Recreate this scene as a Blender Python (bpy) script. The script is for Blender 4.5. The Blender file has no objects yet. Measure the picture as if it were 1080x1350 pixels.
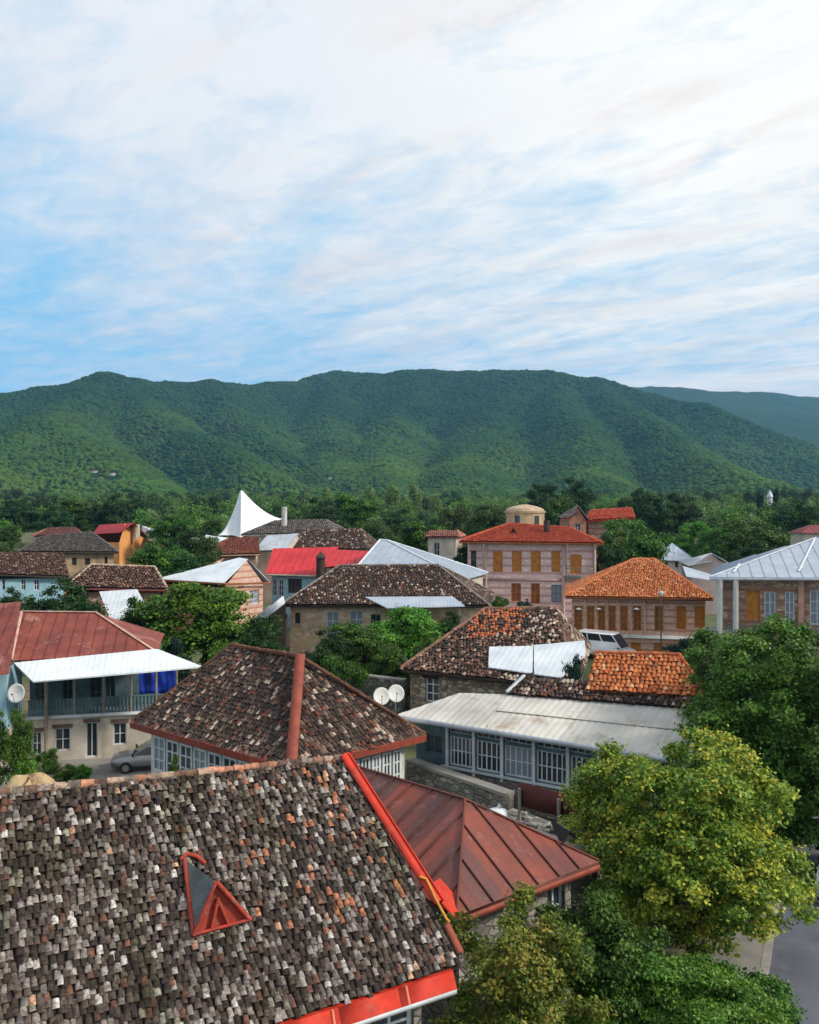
import bpy, math, random
import numpy as np
rng = np.random.default_rng(11)
random.seed(11)
scene = bpy.context.scene
COL = scene.collection

# ------------------------------------------------------------------ camera, light, exposure
F, H, HZ, CX = 1100.0, 14.4, 675.0, 540.0          # focal length in photo pixels, eye height, horizon row, centre column
cam_d = bpy.data.cameras.new('camera'); cam = bpy.data.objects.new('camera', cam_d); COL.objects.link(cam)
cam.location = (0, 0, H); cam.rotation_euler = (math.radians(90), 0, 0)
cam_d.sensor_fit = 'AUTO'; cam_d.sensor_width = 36; cam_d.lens = F / 1350 * 36
cam_d.clip_start = 0.5; cam_d.clip_end = 20000
scene.camera = cam
SUN_AZ, SUN_EL = 106.0, 36.0                        # degrees right of the view, degrees up
sd = bpy.data.lights.new('sun', 'SUN'); sun = bpy.data.objects.new('sun', sd); COL.objects.link(sun)
sd.energy = 2.7; sd.angle = math.radians(9); sd.color = (1.0, 0.93, 0.82)
sun.rotation_euler = (math.radians(90 - SUN_EL), 0, math.radians(180 - SUN_AZ))
scene.view_settings.view_transform = 'Standard'; scene.view_settings.look = 'None'
scene.view_settings.exposure = 0.5; scene.view_settings.gamma = 1.0
scene.cycles.use_denoising = True
scene.cycles.max_bounces = 6; scene.cycles.diffuse_bounces = 3; scene.cycles.transparent_max_bounces = 6
scene.cycles.volume_bounces = 0

class NT:
    """small helper round a node tree"""
    def __init__(s, tree): s.t = tree; s.n = tree.nodes; s.l = tree.links
    def node(s, typ, **kw):
        n = s.n.new(typ)
        for k, v in kw.items(): setattr(n, k, v)
        return n
    def put(s, sock, v):
        if hasattr(v, 'is_linked') or hasattr(v, 'links'): s.l.new(v, sock)
        else: sock.default_value = v
    def math(s, op, a, b=0.0, c=None, clamp=False):
        n = s.node('ShaderNodeMath', operation=op, use_clamp=clamp); s.put(n.inputs[0], a); s.put(n.inputs[1], b)
        if c is not None: s.put(n.inputs[2], c)
        return n.outputs[0]
    def vmath(s, op, a, b=None):
        n = s.node('ShaderNodeVectorMath', operation=op); s.put(n.inputs[0], a)
        if b is not None: s.put(n.inputs[1], b)
        return n.outputs['Value'] if op == 'DOT_PRODUCT' else n.outputs[0]
    def mix(s, f, a, b, mode='MIX'):
        n = s.node('ShaderNodeMix', data_type='RGBA', blend_type=mode)
        s.put(n.inputs[0], f); s.put(n.inputs[6], a if not isinstance(a, tuple) else rgba(a)); s.put(n.inputs[7], b if not isinstance(b, tuple) else rgba(b))
        return n.outputs[2]
    def noise(s, vec, scale, detail=4, rough=.55, dist=0.0):
        n = s.node('ShaderNodeTexNoise'); s.put(n.inputs['Vector'], vec); n.inputs['Scale'].default_value = scale
        n.inputs['Detail'].default_value = detail; n.inputs['Roughness'].default_value = rough; n.inputs['Distortion'].default_value = dist
        return n.outputs['Fac']
    def ramp(s, f, lo, hi):
        n = s.node('ShaderNodeMapRange'); s.put(n.inputs[0], f); n.inputs[1].default_value = lo; n.inputs[2].default_value = hi
        return n.outputs[0]
def rgba(c): return (c[0], c[1], c[2], 1.0)
def S(r, g, b):
    f = lambda v: ((v/255+.055)/1.055)**2.4 if v > 10 else v/255/12.92
    return (f(r), f(g), f(b))

def make_world():
    w = bpy.data.worlds.new('World'); scene.world = w; w.use_nodes = True
    T = NT(w.node_tree); T.n.clear()
    out = T.node('ShaderNodeOutputWorld'); bg = T.node('ShaderNodeBackground'); T.l.new(bg.outputs[0], out.inputs[0])
    bg.inputs[1].default_value = 0.1
    sky = T.node('ShaderNodeTexSky', sky_type='NISHITA'); sky.sun_disc = False
    sky.sun_elevation = math.radians(SUN_EL); sky.sun_rotation = math.radians(SUN_AZ)
    sky.air_density = 1.0; sky.dust_density = 0.6; sky.ozone_density = 2.5
    tc = T.node('ShaderNodeTexCoord'); d = tc.outputs['Generated']
    sp = T.node('ShaderNodeSeparateXYZ'); T.l.new(d, sp.inputs[0]); x, y, z = sp.outputs
    den = T.math('ADD', T.math('MAXIMUM', z, 0.0), 0.06)
    u = T.math('DIVIDE', x, den); v = T.math('DIVIDE', y, den)
    p = T.math('ADD', T.math('MULTIPLY', u, .74), T.math('MULTIPLY', v, -.67))
    q = T.math('ADD', T.math('MULTIPLY', u, .67), T.math('MULTIPLY', v, .74))
    def vec(a, b):
        c = T.node('ShaderNodeCombineXYZ'); T.put(c.inputs[0], a); T.put(c.inputs[1], b); return c.outputs[0]
    streak = T.noise(vec(T.math('MULTIPLY', p, .6), T.math('MULTIPLY', q, 1.5)), 1.0, 6, .6, .9)
    big = T.noise(vec(T.math('MULTIPLY', p, .4), T.math('MULTIPLY', q, .75)), 1.0, 3, .5, .3)
    fine = T.noise(vec(T.math('MULTIPLY', p, 1.7), T.math('MULTIPLY', q, 2.6)), 2.6, 6, .65, .5)
    # opening in the layer: low over the left of the range
    low = T.ramp(z, .46, .18)
    left = T.ramp(x, .25, -.5)
    gap = T.math('ADD', T.math('MULTIPLY', streak, .85), T.math('MULTIPLY', big, .55))
    gap = T.math('ADD', gap, T.math('MULTIPLY', fine, .75))
    gap = T.math('ADD', gap, T.math('MULTIPLY', T.math('MULTIPLY', low, .34), T.math('ADD', T.math('MULTIPLY', left, .8), .42)))
    gap = T.math('ADD', gap, T.math('MULTIPLY', left, .06))
    g = T.ramp(gap, 1.10, 1.60)
    # thin grey undersides and warm rims
    shade = T.ramp(T.noise(vec(T.math('ADD', T.math('MULTIPLY', p, .9), 7.3), T.math('MULTIPLY', q, 2.6)), 1.3, 5, .6, .4), .36, .70)
    glow_dir = (math.sin(math.radians(24)) * math.cos(math.radians(18)), math.cos(math.radians(24)) * math.cos(math.radians(18)), math.sin(math.radians(18)))
    gl = T.math('POWER', T.math('MAXIMUM', T.vmath('DOT_PRODUCT', d, glow_dir), 0.0), 9.0)
    white = T.mix(gl, (6.3, 6.5, 6.75), (8.3, 8.15, 7.6))
    grey = T.mix(gl, (4.9, 5.3, 5.9), (6.3, 6.25, 6.1))
    sh2 = T.math('MULTIPLY', shade, T.math('ADD', T.math('MULTIPLY', low, .75), .22))
    cloud = T.mix(sh2, white, grey)
    warm = T.ramp(T.noise(vec(T.math('MULTIPLY', p, 1.1), T.math('ADD', T.math('MULTIPLY', q, 3.0), 3.1)), 1.5, 4, .6, .2), .54, .74)
    cloud = T.mix(T.math('MULTIPLY', warm, .7), cloud, (6.8, 6.0, 5.6))
    blue = T.mix(.75, sky.outputs[0], (1.7, 4.9, 7.4))
    colr = T.mix(T.math('MULTIPLY', g, .93), cloud, blue)
    T.l.new(colr, bg.inputs[0])
make_world()

# ------------------------------------------------------------------ geometry helpers
def V(*a): return np.array(a, float)
def P(px, py, z):                                   # the point at height z seen at a photo position
    d = (H - z) * F / (py - HZ); return V((px - CX) / F * d, d, z)
def D(px, py, d): return V((px - CX) / F * d, d, H - (py - HZ) * d / F)
def unit(v): return v / (np.linalg.norm(v) + 1e-12)
def on_plane(px, py, o, n):
    r = V((px - CX) / F, 1.0, -(py - HZ) / F); c = V(0, 0, H)
    return c + r * (np.dot(n, o - c) / np.dot(n, r))

class MB:
    """collects shapes and links them as ONE mesh object"""
    def __init__(s): s.ch = []
    def add(s, v, f, c=None):
        s.ch.append((np.asarray(v, float).reshape(-1, 3), np.asarray(f, int), c)); return s
    def poly(s, pts, c=None): return s.add(pts, [list(range(len(pts)))], c)
    def hexa(s, b, t, c=None):                       # bottom ring, top ring (n points each)
        n = len(b); v = list(b) + list(t)
        s.add(v, [list(range(n))[::-1]], c); s.add(v, [list(range(n, 2*n))], c)
        s.add(v, [[i, (i+1) % n, n+(i+1) % n, n+i] for i in range(n)], c); return s
    def box(s, o, a, b, h, c=None):                  # corner and three edge vectors
        o, a, b, h = map(lambda q: np.asarray(q, float), (o, a, b, h))
        return s.hexa([o, o+a, o+a+b, o+b], [o+h, o+a+h, o+a+b+h, o+b+h], c)
    def cbox(s, ctr, sx, sy, sz, c=None, rz=0.0):
        cs, sn = math.cos(rz), math.sin(rz); a = V(cs, sn, 0)*sx; b = V(-sn, cs, 0)*sy; h = V(0, 0, sz)
        return s.box(np.asarray(ctr, float) - a/2 - b/2, a, b, h, c)
    def bar(s, p, q, w, h=None, c=None, up=(0, 0, 1)):
        p, q = np.asarray(p, float), np.asarray(q, float); h = h or w; e = unit(q-p)
        a = np.cross(e, up); a = unit(a) if np.linalg.norm(a) > 1e-6 else V(1, 0, 0); b = np.cross(a, e)
        return s.box(p - a*w/2 - b*h/2, a*w, b*h, q-p, c)
    def tube(s, pts, rad, n=8, c=None):
        pts = [np.asarray(p, float) for p in pts]; m = len(pts)
        rad = [rad]*m if np.isscalar(rad) else rad; vs = []
        for i, p in enumerate(pts):
            e = unit(pts[min(i+1, m-1)] - pts[max(i-1, 0)])
            a = np.cross(e, (0.13, 0.21, .97) if abs(e[2]) < .9 else (1, 0.1, 0)); a = unit(a); b = np.cross(e, a)
            for k in range(n):
                t = 2*math.pi*k/n; vs.append(p + (a*math.cos(t)+b*math.sin(t))*rad[i])
        fs = [[i*n+k, i*n+(k+1) % n, (i+1)*n+(k+1) % n, (i+1)*n+k] for i in range(m-1) for k in range(n)]
        s.add(vs, fs, c); s.add(vs, [list(range(n))[::-1]], c); s.add(vs, [list(range((m-1)*n, m*n))], c); return s
    def build(s, name, mat, root=None, smooth=False, label=None):
        off = np.array(root.location) if root is not None else np.zeros(3)
        vs, ls, st, cc, nv, nl = [], [], [], [], 0, 0
        hascol = any(c is not None for _, _, c in s.ch)
        for v, f, c in s.ch:
            if f.size == 0: continue
            vs.append(v - off); ls.append((f + nv).ravel()); st.append(np.arange(len(f))*f.shape[1] + nl)
            if hascol:
                a = np.ones((len(f), 4)); a[:, :3] = (c if c is not None else (1, 1, 1)); cc.append(a)
            nv += len(v); nl += f.size
        me = bpy.data.meshes.new(name)
        vs = np.concatenate(vs); ls = np.concatenate(ls); st = np.concatenate(st)
        me.vertices.add(len(vs)); me.vertices.foreach_set('co', vs.ravel())
        me.loops.add(len(ls)); me.loops.foreach_set('vertex_index', ls.astype(np.int32))
        me.polygons.add(len(st)); me.polygons.foreach_set('loop_start', st.astype(np.int32))
        if smooth: me.polygons.foreach_set('use_smooth', np.ones(len(st), bool))
        me.update(calc_edges=True); me.validate()
        if hascol and len(me.polygons) == len(st):
            at = me.attributes.new('Col', 'FLOAT_COLOR', 'FACE'); at.data.foreach_set('color', np.concatenate(cc).ravel())
        if mat is not None: me.materials.append(mat)
        o = bpy.data.objects.new(name, me); COL.objects.link(o)
        if root is not None: o.parent = root
        if label: o['label'] = label
        return o

def tag(o, label, cat, group=None, kind=None):
    if label: o['label'] = label
    if cat: o['category'] = cat
    if group: o['group'] = group
    if kind: o['kind'] = kind
    return o
def thing(name, label, cat, loc, group=None, rz=0.0):
    o = bpy.data.objects.new(name, None); COL.objects.link(o); o.empty_display_size = .3
    o.location = tuple(float(c) for c in loc); o.rotation_euler = (0, 0, rz)
    return tag(o, label, cat, group)
def copy_part(o, parent):
    c = o.copy(); COL.objects.link(c); c.parent = parent
    for ch in o.children: copy_part(ch, c)
    return c

# ------------------------------------------------------------------ terrain heights
def perlin(x, y, seed):
    r = np.random.default_rng(seed); perm = r.permutation(512); ang = r.random(512)*2*np.pi
    xi = np.floor(x).astype(int); yi = np.floor(y).astype(int); xf = x-xi; yf = y-yi
    u = xf*xf*xf*(xf*(xf*6-15)+10); v = yf*yf*yf*(yf*(yf*6-15)+10)
    def g(ix, iy, fx, fy):
        h = perm[(perm[ix % 512] + iy) % 512]; return np.cos(ang[h])*fx + np.sin(ang[h])*fy
    a = g(xi, yi, xf, yf); b = g(xi+1, yi, xf-1, yf); c = g(xi, yi+1, xf, yf-1); d = g(xi+1, yi+1, xf-1, yf-1)
    return (a*(1-u)+b*u)*(1-v) + (c*(1-u)+d*u)*v
def fbm(x, y, seed, oct=4):
    t = 0; a = 1.0
    for i in range(oct): t = t + a*perlin(x*2**i, y*2**i, seed+i); a *= .5
    return t
def town(x, y):
    d = np.hypot(x, y); s = np.clip((d-58)/12, 0, 1); s = s*s*(3-2*s)
    e = np.clip(d-105, 0, 1e9)
    return s*1.5 + 0.034*e*np.exp(-e/9000)
CRESTS = [  # (k, points seen on the photo with a distance each)
 (.60, [(-420,600,1700),(-200,548,1700),(-60,531,1700),(0,522,1700),(60,508,1700),(125,495,1720),(190,502,1800),(270,502,1900),(330,507,2050),(380,503,2150),(440,493,2200),(520,490,2200),(620,490,2150),(720,491,2100),(780,499,2050),(850,512,2000),(920,532,1920),(1000,560,1820),(1080,592,1720),(1200,630,1600),(1350,660,1400)]),
 (.78, [(125,495,1720),(92,528,1450),(55,556,1150),(130,592,1010),(195,628,890),(250,656,790)]),
 (.78, [(55,556,1150),(10,590,980),(-60,630,840)]),
 (.78, [(140,499,1690),(205,540,1500),(280,580,1250),(350,617,1000)]),
 (.78, [(270,502,1900),(320,545,1650),(365,590,1350)]),
 (.74, [(440,493,2200),(432,540,1850),(440,590,1450),(450,635,1050)]),
 (.74, [(560,490,2180),(520,540,1800),(505,590,1400),(500,640,1000)]),
 (.74, [(690,491,2110),(650,540,1750),(610,595,1350),(590,640,1000)]),
 (.74, [(800,503,2030),(835,545,1600),(925,598,1220),(1010,632,930)]),
 (.74, [(735,492,2090),(740,545,1650),(760,600,1250),(770,642,950)]),
 (.32, [(640,545,4300),(760,510,4000),(822,500,3800),(870,503,3800),(930,514,3800),(1000,518,3800),(1080,523,3800),(1200,520,3800),(1400,534,3700)]),
 (.36, [(1000,514,3800),(990,550,3200),(1010,590,2600)]),
 (.36, [(1120,517,3800),(1100,560,3100),(1130,600,2500)]),
]
def hill(x, y):
    x = np.asarray(x, float); y = np.asarray(y, float)
    wx = x + 45*fbm(x/420, y/420, 31, 3); wy = y + 45*fbm(x/420, y/420, 57, 3)
    base = town(x, y); acc = np.exp(np.clip(base/7, -60, 60)); sc = 7.0
    for k, pl in CRESTS:
        pts = [D(*q) for q in pl]; best = np.full(x.shape, -1e9)
        for a, b in zip(pts[:-1], pts[1:]):
            ex, ey = b[0]-a[0], b[1]-a[1]; L2 = ex*ex+ey*ey
            t = np.clip(((wx-a[0])*ex + (wy-a[1])*ey)/L2, 0, 1)
            dx = wx-(a[0]+t*ex); dy = wy-(a[1]+t*ey); dist = np.sqrt(dx*dx+dy*dy)
            best = np.maximum(best, a[2]+t*(b[2]-a[2]) - k*(np.sqrt(dist*dist+40**2)-40))
        acc = acc + np.exp(np.clip(best/sc, -60, 80))
    z = sc*np.log(acc) - 6
    rel = np.clip((z-base-6)/90, 0, 1)
    rid = np.abs(fbm(x/210, y/210, 91, 4))
    z = z + rel*(5*fbm(x/130, y/130, 71, 3) - 16*rid + 5)
    return np.maximum(z, base)
def ground_z(x, y): return float(town(np.array([x]), np.array([y]))[0])

# ------------------------------------------------------------------ materials
MATS = {}
def mk(name, c1, c2=None, scale=1.5, rough=.8, bump=0.0, bscale=20, attr=False, metal=0.0, streak=None, lo=.35, hi=.65, spec=.4, dirt=None):
    """noise-mottled surface; attr multiplies in the face colour; streak = (colour, stretch) adds vertical runs"""
    if name in MATS: return MATS[name]
    m = bpy.data.materials.new(name); m.use_nodes = True; T = NT(m.node_tree)
    b = T.n['Principled BSDF']; geo = T.node('ShaderNodeNewGeometry'); pos = geo.outputs['Position']
    c2 = c2 or tuple(v*.75 for v in c1)
    f = T.ramp(T.noise(pos, scale, 6, .62), lo, hi)
    col = T.mix(f, c1, c2)
    if streak:
        sp = T.node('ShaderNodeSeparateXYZ'); T.l.new(pos, sp.inputs[0]); c = T.node('ShaderNodeCombineXYZ')
        T.l.new(sp.outputs[0], c.inputs[0]); T.l.new(sp.outputs[1], c.inputs[1]); T.put(c.inputs[2], T.math('MULTIPLY', sp.outputs[2], streak[2]))
        fs = T.ramp(T.noise(c.outputs[0], streak[1], 4, .6), .5, .72); col = T.mix(T.math('MULTIPLY', fs, .8), col, streak[0])
    if dirt: col = T.mix(T.ramp(T.noise(pos, dirt[1], 5, .7), .55, .75), col, dirt[0])
    if attr:
        a = T.node('ShaderNodeAttribute', attribute_name='Col'); col = T.mix(1.0, col, a.outputs['Color'], 'MULTIPLY')
    T.l.new(col, b.inputs['Base Color']); b.inputs['Roughness'].default_value = rough; b.inputs['Metallic'].default_value = metal
    b.inputs['Specular IOR Level'].default_value = spec
    if bump:
        bn = T.node('ShaderNodeBump'); bn.inputs['Strength'].default_value = bump; bn.inputs['Distance'].default_value = .03
        T.l.new(T.noise(pos, bscale, 5, .6), bn.inputs['Height']); T.l.new(bn.outputs[0], b.inputs['Normal'])
    MATS[name] = m; return m
def mk_stone(name, cols, mortar, scale, bands=None, bump=.6):
    """rubble or brick work: one tone per stone, mortar between; bands = (brick colour, period, share) lays courses of brick"""
    if name in MATS: return MATS[name]
    m = bpy.data.materials.new(name); m.use_nodes = True; T = NT(m.node_tree); b = T.n['Principled BSDF']
    pos = T.node('ShaderNodeNewGeometry').outputs['Position']
    mp = T.node('ShaderNodeMapping'); T.l.new(pos, mp.inputs[0]); mp.inputs['Scale'].default_value = (1, 1, 1.6)
    vo = T.node('ShaderNodeTexVoronoi'); T.l.new(mp.outputs[0], vo.inputs['Vector']); vo.inputs['Scale'].default_value = scale
    ve = T.node('ShaderNodeTexVoronoi', feature='DISTANCE_TO_EDGE'); T.l.new(mp.outputs[0], ve.inputs['Vector']); ve.inputs['Scale'].default_value = scale
    sp = T.node('ShaderNodeSeparateColor'); T.l.new(vo.outputs['Color'], sp.inputs[0])
    col = T.mix(sp.outputs[0], cols[0], cols[1]); col = T.mix(T.ramp(sp.outputs[1], .6, .9), col, cols[2])
    col = T.mix(T.ramp(ve.outputs['Distance'], .09, .02), col, mortar)
    if bands:
        sx = T.node('ShaderNodeSeparateXYZ'); T.l.new(pos, sx.inputs[0])
        fr = T.math('FRACT', T.math('DIVIDE', T.math('ADD', sx.outputs[2], T.math('MULTIPLY', T.noise(pos, .8, 2), .1)), bands[1]))
        bk = T.mix(T.noise(pos, 6, 3), bands[0], tuple(v*.6 for v in bands[0]))
        col = T.mix(T.math('GREATER_THAN', fr, 1-bands[2]), col, bk)
    col = T.mix(T.ramp(T.noise(pos, .7, 5, .65), .5, .85), col, T.mix(.45, col, (.18, .16, .14)))
    T.l.new(col, b.inputs['Base Color']); b.inputs['Roughness'].default_value = .9
    bn = T.node('ShaderNodeBump'); bn.inputs['Strength'].default_value = bump; bn.inputs['Distance'].default_value = .04
    T.l.new(T.ramp(ve.outputs['Distance'], 0, .15), bn.inputs['Height']); T.l.new(bn.outputs[0], b.inputs['Normal'])
    MATS[name] = m; return m

M_tile_near = mk('lichened_tile', (1.08, 1.05, 1.02), (.42, .40, .38), 13, .95, .8, 45, attr=True, lo=.40, hi=.60, dirt=((1.9, 1.9, 1.85), 9))
M_tile = mk('clay_tile', (1.05, 1.03, 1.0), (.5, .48, .46), 11, .92, .6, 40, attr=True, lo=.36, hi=.64)
M_under = S(52, 40, 34)
M_rust = mk('rusty_sheet', S(136, 74, 58), S(94, 64, 62), .8, .7, .25, 30, attr=True, dirt=(S(152, 104, 92), 1.6))
M_rust2 = mk('rusty_red_sheet', S(138, 68, 54), S(106, 52, 46), .8, .75, .15, 30, dirt=(S(176, 128, 114), .7), attr=True)
M_zinc = mk('zinc_sheet', S(196, 200, 206), S(165, 172, 182), .7, .5, .1, 30, metal=.25, dirt=(S(140, 128, 112), 1.3))
M_pale = mk('pale_weathered_sheet', S(206, 202, 192), S(178, 174, 166), .5, .65, .12, 25, dirt=(S(150, 128, 104), .8), attr=True)
M_white_sheet = mk('white_sheet', S(222, 226, 228), S(196, 202, 208), .8, .6, .08, 20)
M_bluezinc = mk('blue_grey_sheet', S(176, 184, 194), S(150, 162, 178), .5, .55, .1, 20, metal=.2, dirt=(S(188, 200, 208), .5))
M_redmetal = mk('red_sheet', S(205, 48, 52), S(176, 36, 42), .6, .55, .05, 20)
M_redtrim = mk('red_trim', S(204, 52, 28), S(164, 40, 24), 2.2, .65, .15, 30, dirt=(S(170, 86, 62), 3.0))
M_orangetrim = mk('worn_orange_trim', S(148, 70, 50), S(118, 56, 44), 2.2, .7, .1, 30)
M_whitetrim = mk('white_trim', S(214, 218, 220), S(182, 188, 192), 1.5, .6)
M_cream = mk('cream_plaster', S(206, 196, 180), S(178, 166, 150), .8, .9, .15, 25, streak=(S(146, 132, 116), 1.6, .25))
M_white = mk('white_plaster', S(212, 212, 206), S(186, 186, 182), .7, .9, .1, 25, streak=(S(158, 154, 148), 1.4, .25))
M_lblue = mk('light_blue_boards', S(150, 186, 198), S(128, 164, 180), 1.1, .8, .1, 25)
M_teal = mk('faded_teal_boards', S(92, 116, 120), S(68, 88, 94), 1.5, .8, .1, 25)
M_beige = mk('beige_plaster', S(176, 152, 118), S(146, 124, 98), .9, .9, .2, 25, streak=(S(112, 94, 76), 1.2, .3))
M_ochre = mk('orange_plaster', S(222, 158, 92), S(206, 140, 80), .6, .9)
M_peach = mk_stone('peach_brickwork', (S(214, 172, 150), S(196, 150, 130), S(218, 190, 172)), S(196, 172, 156), 3.2, (S(200, 144, 124), .62, .3), .3)
M_pink = mk_stone('pink_stonework', (S(220, 186, 182), S(204, 166, 164), S(226, 204, 200)), S(206, 184, 180), 3.0, (S(210, 164, 160), .9, .34), .3)
M_rubble = mk_stone('rubble_stone', (S(150, 132, 110), S(112, 98, 86), S(178, 164, 144)), S(96, 84, 72), 2.6)
M_grstone = mk_stone('grey_rubble', (S(128, 124, 116), S(92, 90, 86), S(158, 152, 142)), S(82, 78, 72), 2.8)
M_brownwall = mk_stone('brown_stone', (S(170, 138, 116), S(134, 106, 92), S(192, 166, 146)), S(140, 118, 104), 2.6, (S(160, 112, 94), .8, .3))
M_wood = mk('ochre_wood', S(196, 130, 52), S(166, 102, 40), 2.4, .7, .15, 30)
M_brownwood = mk('brown_wood', S(150, 92, 50), S(118, 70, 40), 2.4, .7, .15, 30)
M_darkwood = mk('dark_wood', S(66, 52, 44), S(46, 36, 32), 2, .8, .15, 30)
M_greywood = mk('weathered_post', S(150, 140, 124), S(116, 106, 94), 2, .85)
M_concrete = mk('concrete', S(150, 146, 138), S(122, 118, 112), .5, .9, .2, 15)
M_tarp = mk('blue_tarpaulin', S(30, 70, 190), S(22, 52, 150), 1.2, .45, .3, 4)
M_metalgrey = mk('grey_metal', S(120, 122, 124), S(96, 98, 100), 2, .5, metal=.6)
M_rope = mk('yellow_rope', S(210, 150, 60), S(180, 122, 50), 6, .8)
M_dish = mk('dish_paint', S(212, 212, 208), S(192, 190, 184), 2, .5)
def simple(name, c, rough=.4, metal=0.0, spec=.5, coat=0.0):
    m = bpy.data.materials.new(name); m.use_nodes = True; T = NT(m.node_tree); b = T.n['Principled BSDF']
    pos = T.node('ShaderNodeNewGeometry').outputs['Position']
    T.l.new(T.mix(T.noise(pos, 1.3, 4), c, tuple(v*.72 for v in c)), b.inputs['Base Color'])
    b.inputs['Roughness'].default_value = rough; b.inputs['Metallic'].default_value = metal
    b.inputs['Specular IOR Level'].default_value = spec; b.inputs['Coat Weight'].default_value = coat
    MATS[name] = m; return m
M_glass = simple('window_glass', (.035, .045, .055), .08, 0, .6)
M_curtain = simple('curtained_glass', (.26, .29, .36), .18, 0, .5)
M_carwhite = simple('white_paint', (.72, .73, .74), .3, 0, .5, .6)
M_carsilver = simple('silver_paint', (.34, .34, .33), .35, .3, .5, .5)
M_rubber = simple('rubber', (.02, .02, .02), .85)
M_hub = simple('hub_metal', (.45, .45, .46), .35, .7)
M_lampglass = simple('lamp_glass', (.55, .55, .52), .15)
M_redlens = simple('red_lens', (.4, .02, .02), .2)

# ------------------------------------------------------------------ roofs
def frame2(poly):
    o = poly[0]; e = unit(poly[1]-poly[0]); n = unit(np.cross(e, poly[-1]-poly[0]))
    if n[2] < 0: n = -n
    s = np.cross(n, e); ab = [(np.dot(p-o, e), np.dot(p-o, s)) for p in poly]
    return o, e, s, n, ab
def span(ab, axis, val):
    out = []
    for i in range(len(ab)):
        p, q = ab[i], ab[(i+1) % len(ab)]; u, v = p[axis], q[axis]
        if (u-val)*(v-val) <= 0 and abs(u-v) > 1e-9:
            t = (val-u)/(v-u); out.append(p[1-axis]+t*(q[1-axis]-p[1-axis]))
    return (min(out), max(out)) if len(out) >= 2 else None
def slab(mb, poly, t=.1, c=None, lift=0.0):
    top = [p+V(0, 0, lift) for p in poly]; bot = [p-V(0, 0, t) for p in poly]; return mb.hexa(bot, top, c)
ARC = np.linspace(0, math.pi, 5)
def tiles(mb, poly, pal, cs=.21, rs=.27, over=.06, jit=.012, skip=0.0, dens=1.0, hgt=.36):
    """rows of half-round clay tiles laid over a planar facet; every tile has its own tone and a little slip"""
    o, e, s, n, ab = frame2(poly); bmax = max(b for a, b in ab)
    cs /= dens; rs /= dens; A, B = [], []
    b = -over
    while b < bmax - rs*.3:
        r = span(ab, 1, max(b+rs*.4, .01))
        if r:
            k = int((r[1]-r[0]+.02)//cs); off = (r[1]-r[0]-k*cs)/2
            a = r[0]+off+cs*(np.arange(k)+.5); A.append(a); B.append(np.full(k, b))
        b += rs*random.uniform(.97, 1.03)
    if not A: return mb
    A = np.concatenate(A); B = np.concatenate(B)
    if skip: keep = rng.random(len(A)) > skip; A, B = A[keep], B[keep]
    N = len(A); A0 = A.copy(); B0 = B.copy()
    A = A + rng.normal(0, jit, N); B = B + rng.normal(0, jit*1.6, N); tw = rng.normal(0, .035, N); up = np.abs(rng.normal(0, jit*.8, N))
    w = cs*.53*rng.uniform(.92, 1.08, N)
    vs = np.zeros((N, 10, 3)); L = rs*1.22
    for r_, (bb, ww, hh) in enumerate(((0, 1.0, .035), (L, .86, .0))):
        for k, t in enumerate(ARC):
            la = np.cos(t)*w*ww; a_ = A + la - tw*bb; b_ = B + bb + tw*la; h_ = math.sin(t)*cs*hgt + hh*(cs/.21) + up + .012
            vs[:, r_*5+k] = o + a_[:, None]*e + b_[:, None]*s + h_[:, None]*n
    base = np.arange(N)[:, None]*10
    q = np.stack([base+np.array([k, k+1, k+6, k+5]) for k in range(4)], 1).reshape(-1, 4)
    cols = pal(A0, B0, o + A0[:, None]*e + B0[:, None]*s)
    mb.add(vs.reshape(-1, 3), q, np.repeat(cols, 4, 0)); return mb
def palette(cols, weights, var=.18, special=None):
    cols = np.array(cols); w = np.array(weights, float)/sum(weights)
    def f(a, b, pos):
        i = rng.choice(len(cols), len(a), p=w)
        # old tiles weather in drifts: neighbours tend to share a tone
        d = .5+.5*np.tanh(2.2*fbm(pos[:, 0]*.5+pos[:, 2]*.3, pos[:, 1]*.5+pos[:, 2]*.4, 5, 3))
        c = cols[i]*(1-var/2+var*rng.standard_normal((len(a), 1))*.5+var*d[:, None]).clip(.35, 1.8)
        if special is not None: c = special(a, b, pos, c)
        return c
    return f
PAL_near = palette([S(58, 48, 44), S(92, 80, 72), S(142, 134, 128), S(182, 176, 170), S(128, 74, 52), S(196, 132, 96)], [36, 26, 20, 11, 5, 2.0], .35)
PAL_dark = palette([S(58, 46, 42), S(84, 68, 60), S(122, 102, 90), S(186, 168, 152), S(120, 72, 54)], [38, 30, 13, 6, 7], .25)
PAL_brown = palette([S(86, 58, 48), S(112, 78, 64), S(150, 116, 98), S(66, 46, 40), S(172, 142, 124)], [30, 30, 16, 18, 6], .3)
PAL_orange = palette([S(206, 120, 68), S(190, 102, 56), S(216, 140, 88), S(160, 90, 56), S(222, 172, 128)], [38, 26, 20, 12, 4], .22)
PAL_redor = palette([S(204, 82, 48), S(188, 68, 42), S(212, 104, 66)], [40, 34, 20], .2)
PAL_grey = palette([S(98, 94, 92), S(120, 112, 108), S(80, 74, 72), S(142, 130, 122)], [30, 26, 26, 10], .25)
PAL_pinkish = palette([S(164, 106, 92), S(142, 88, 76), S(186, 130, 114)], [1, 1, 1], .2)
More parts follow.
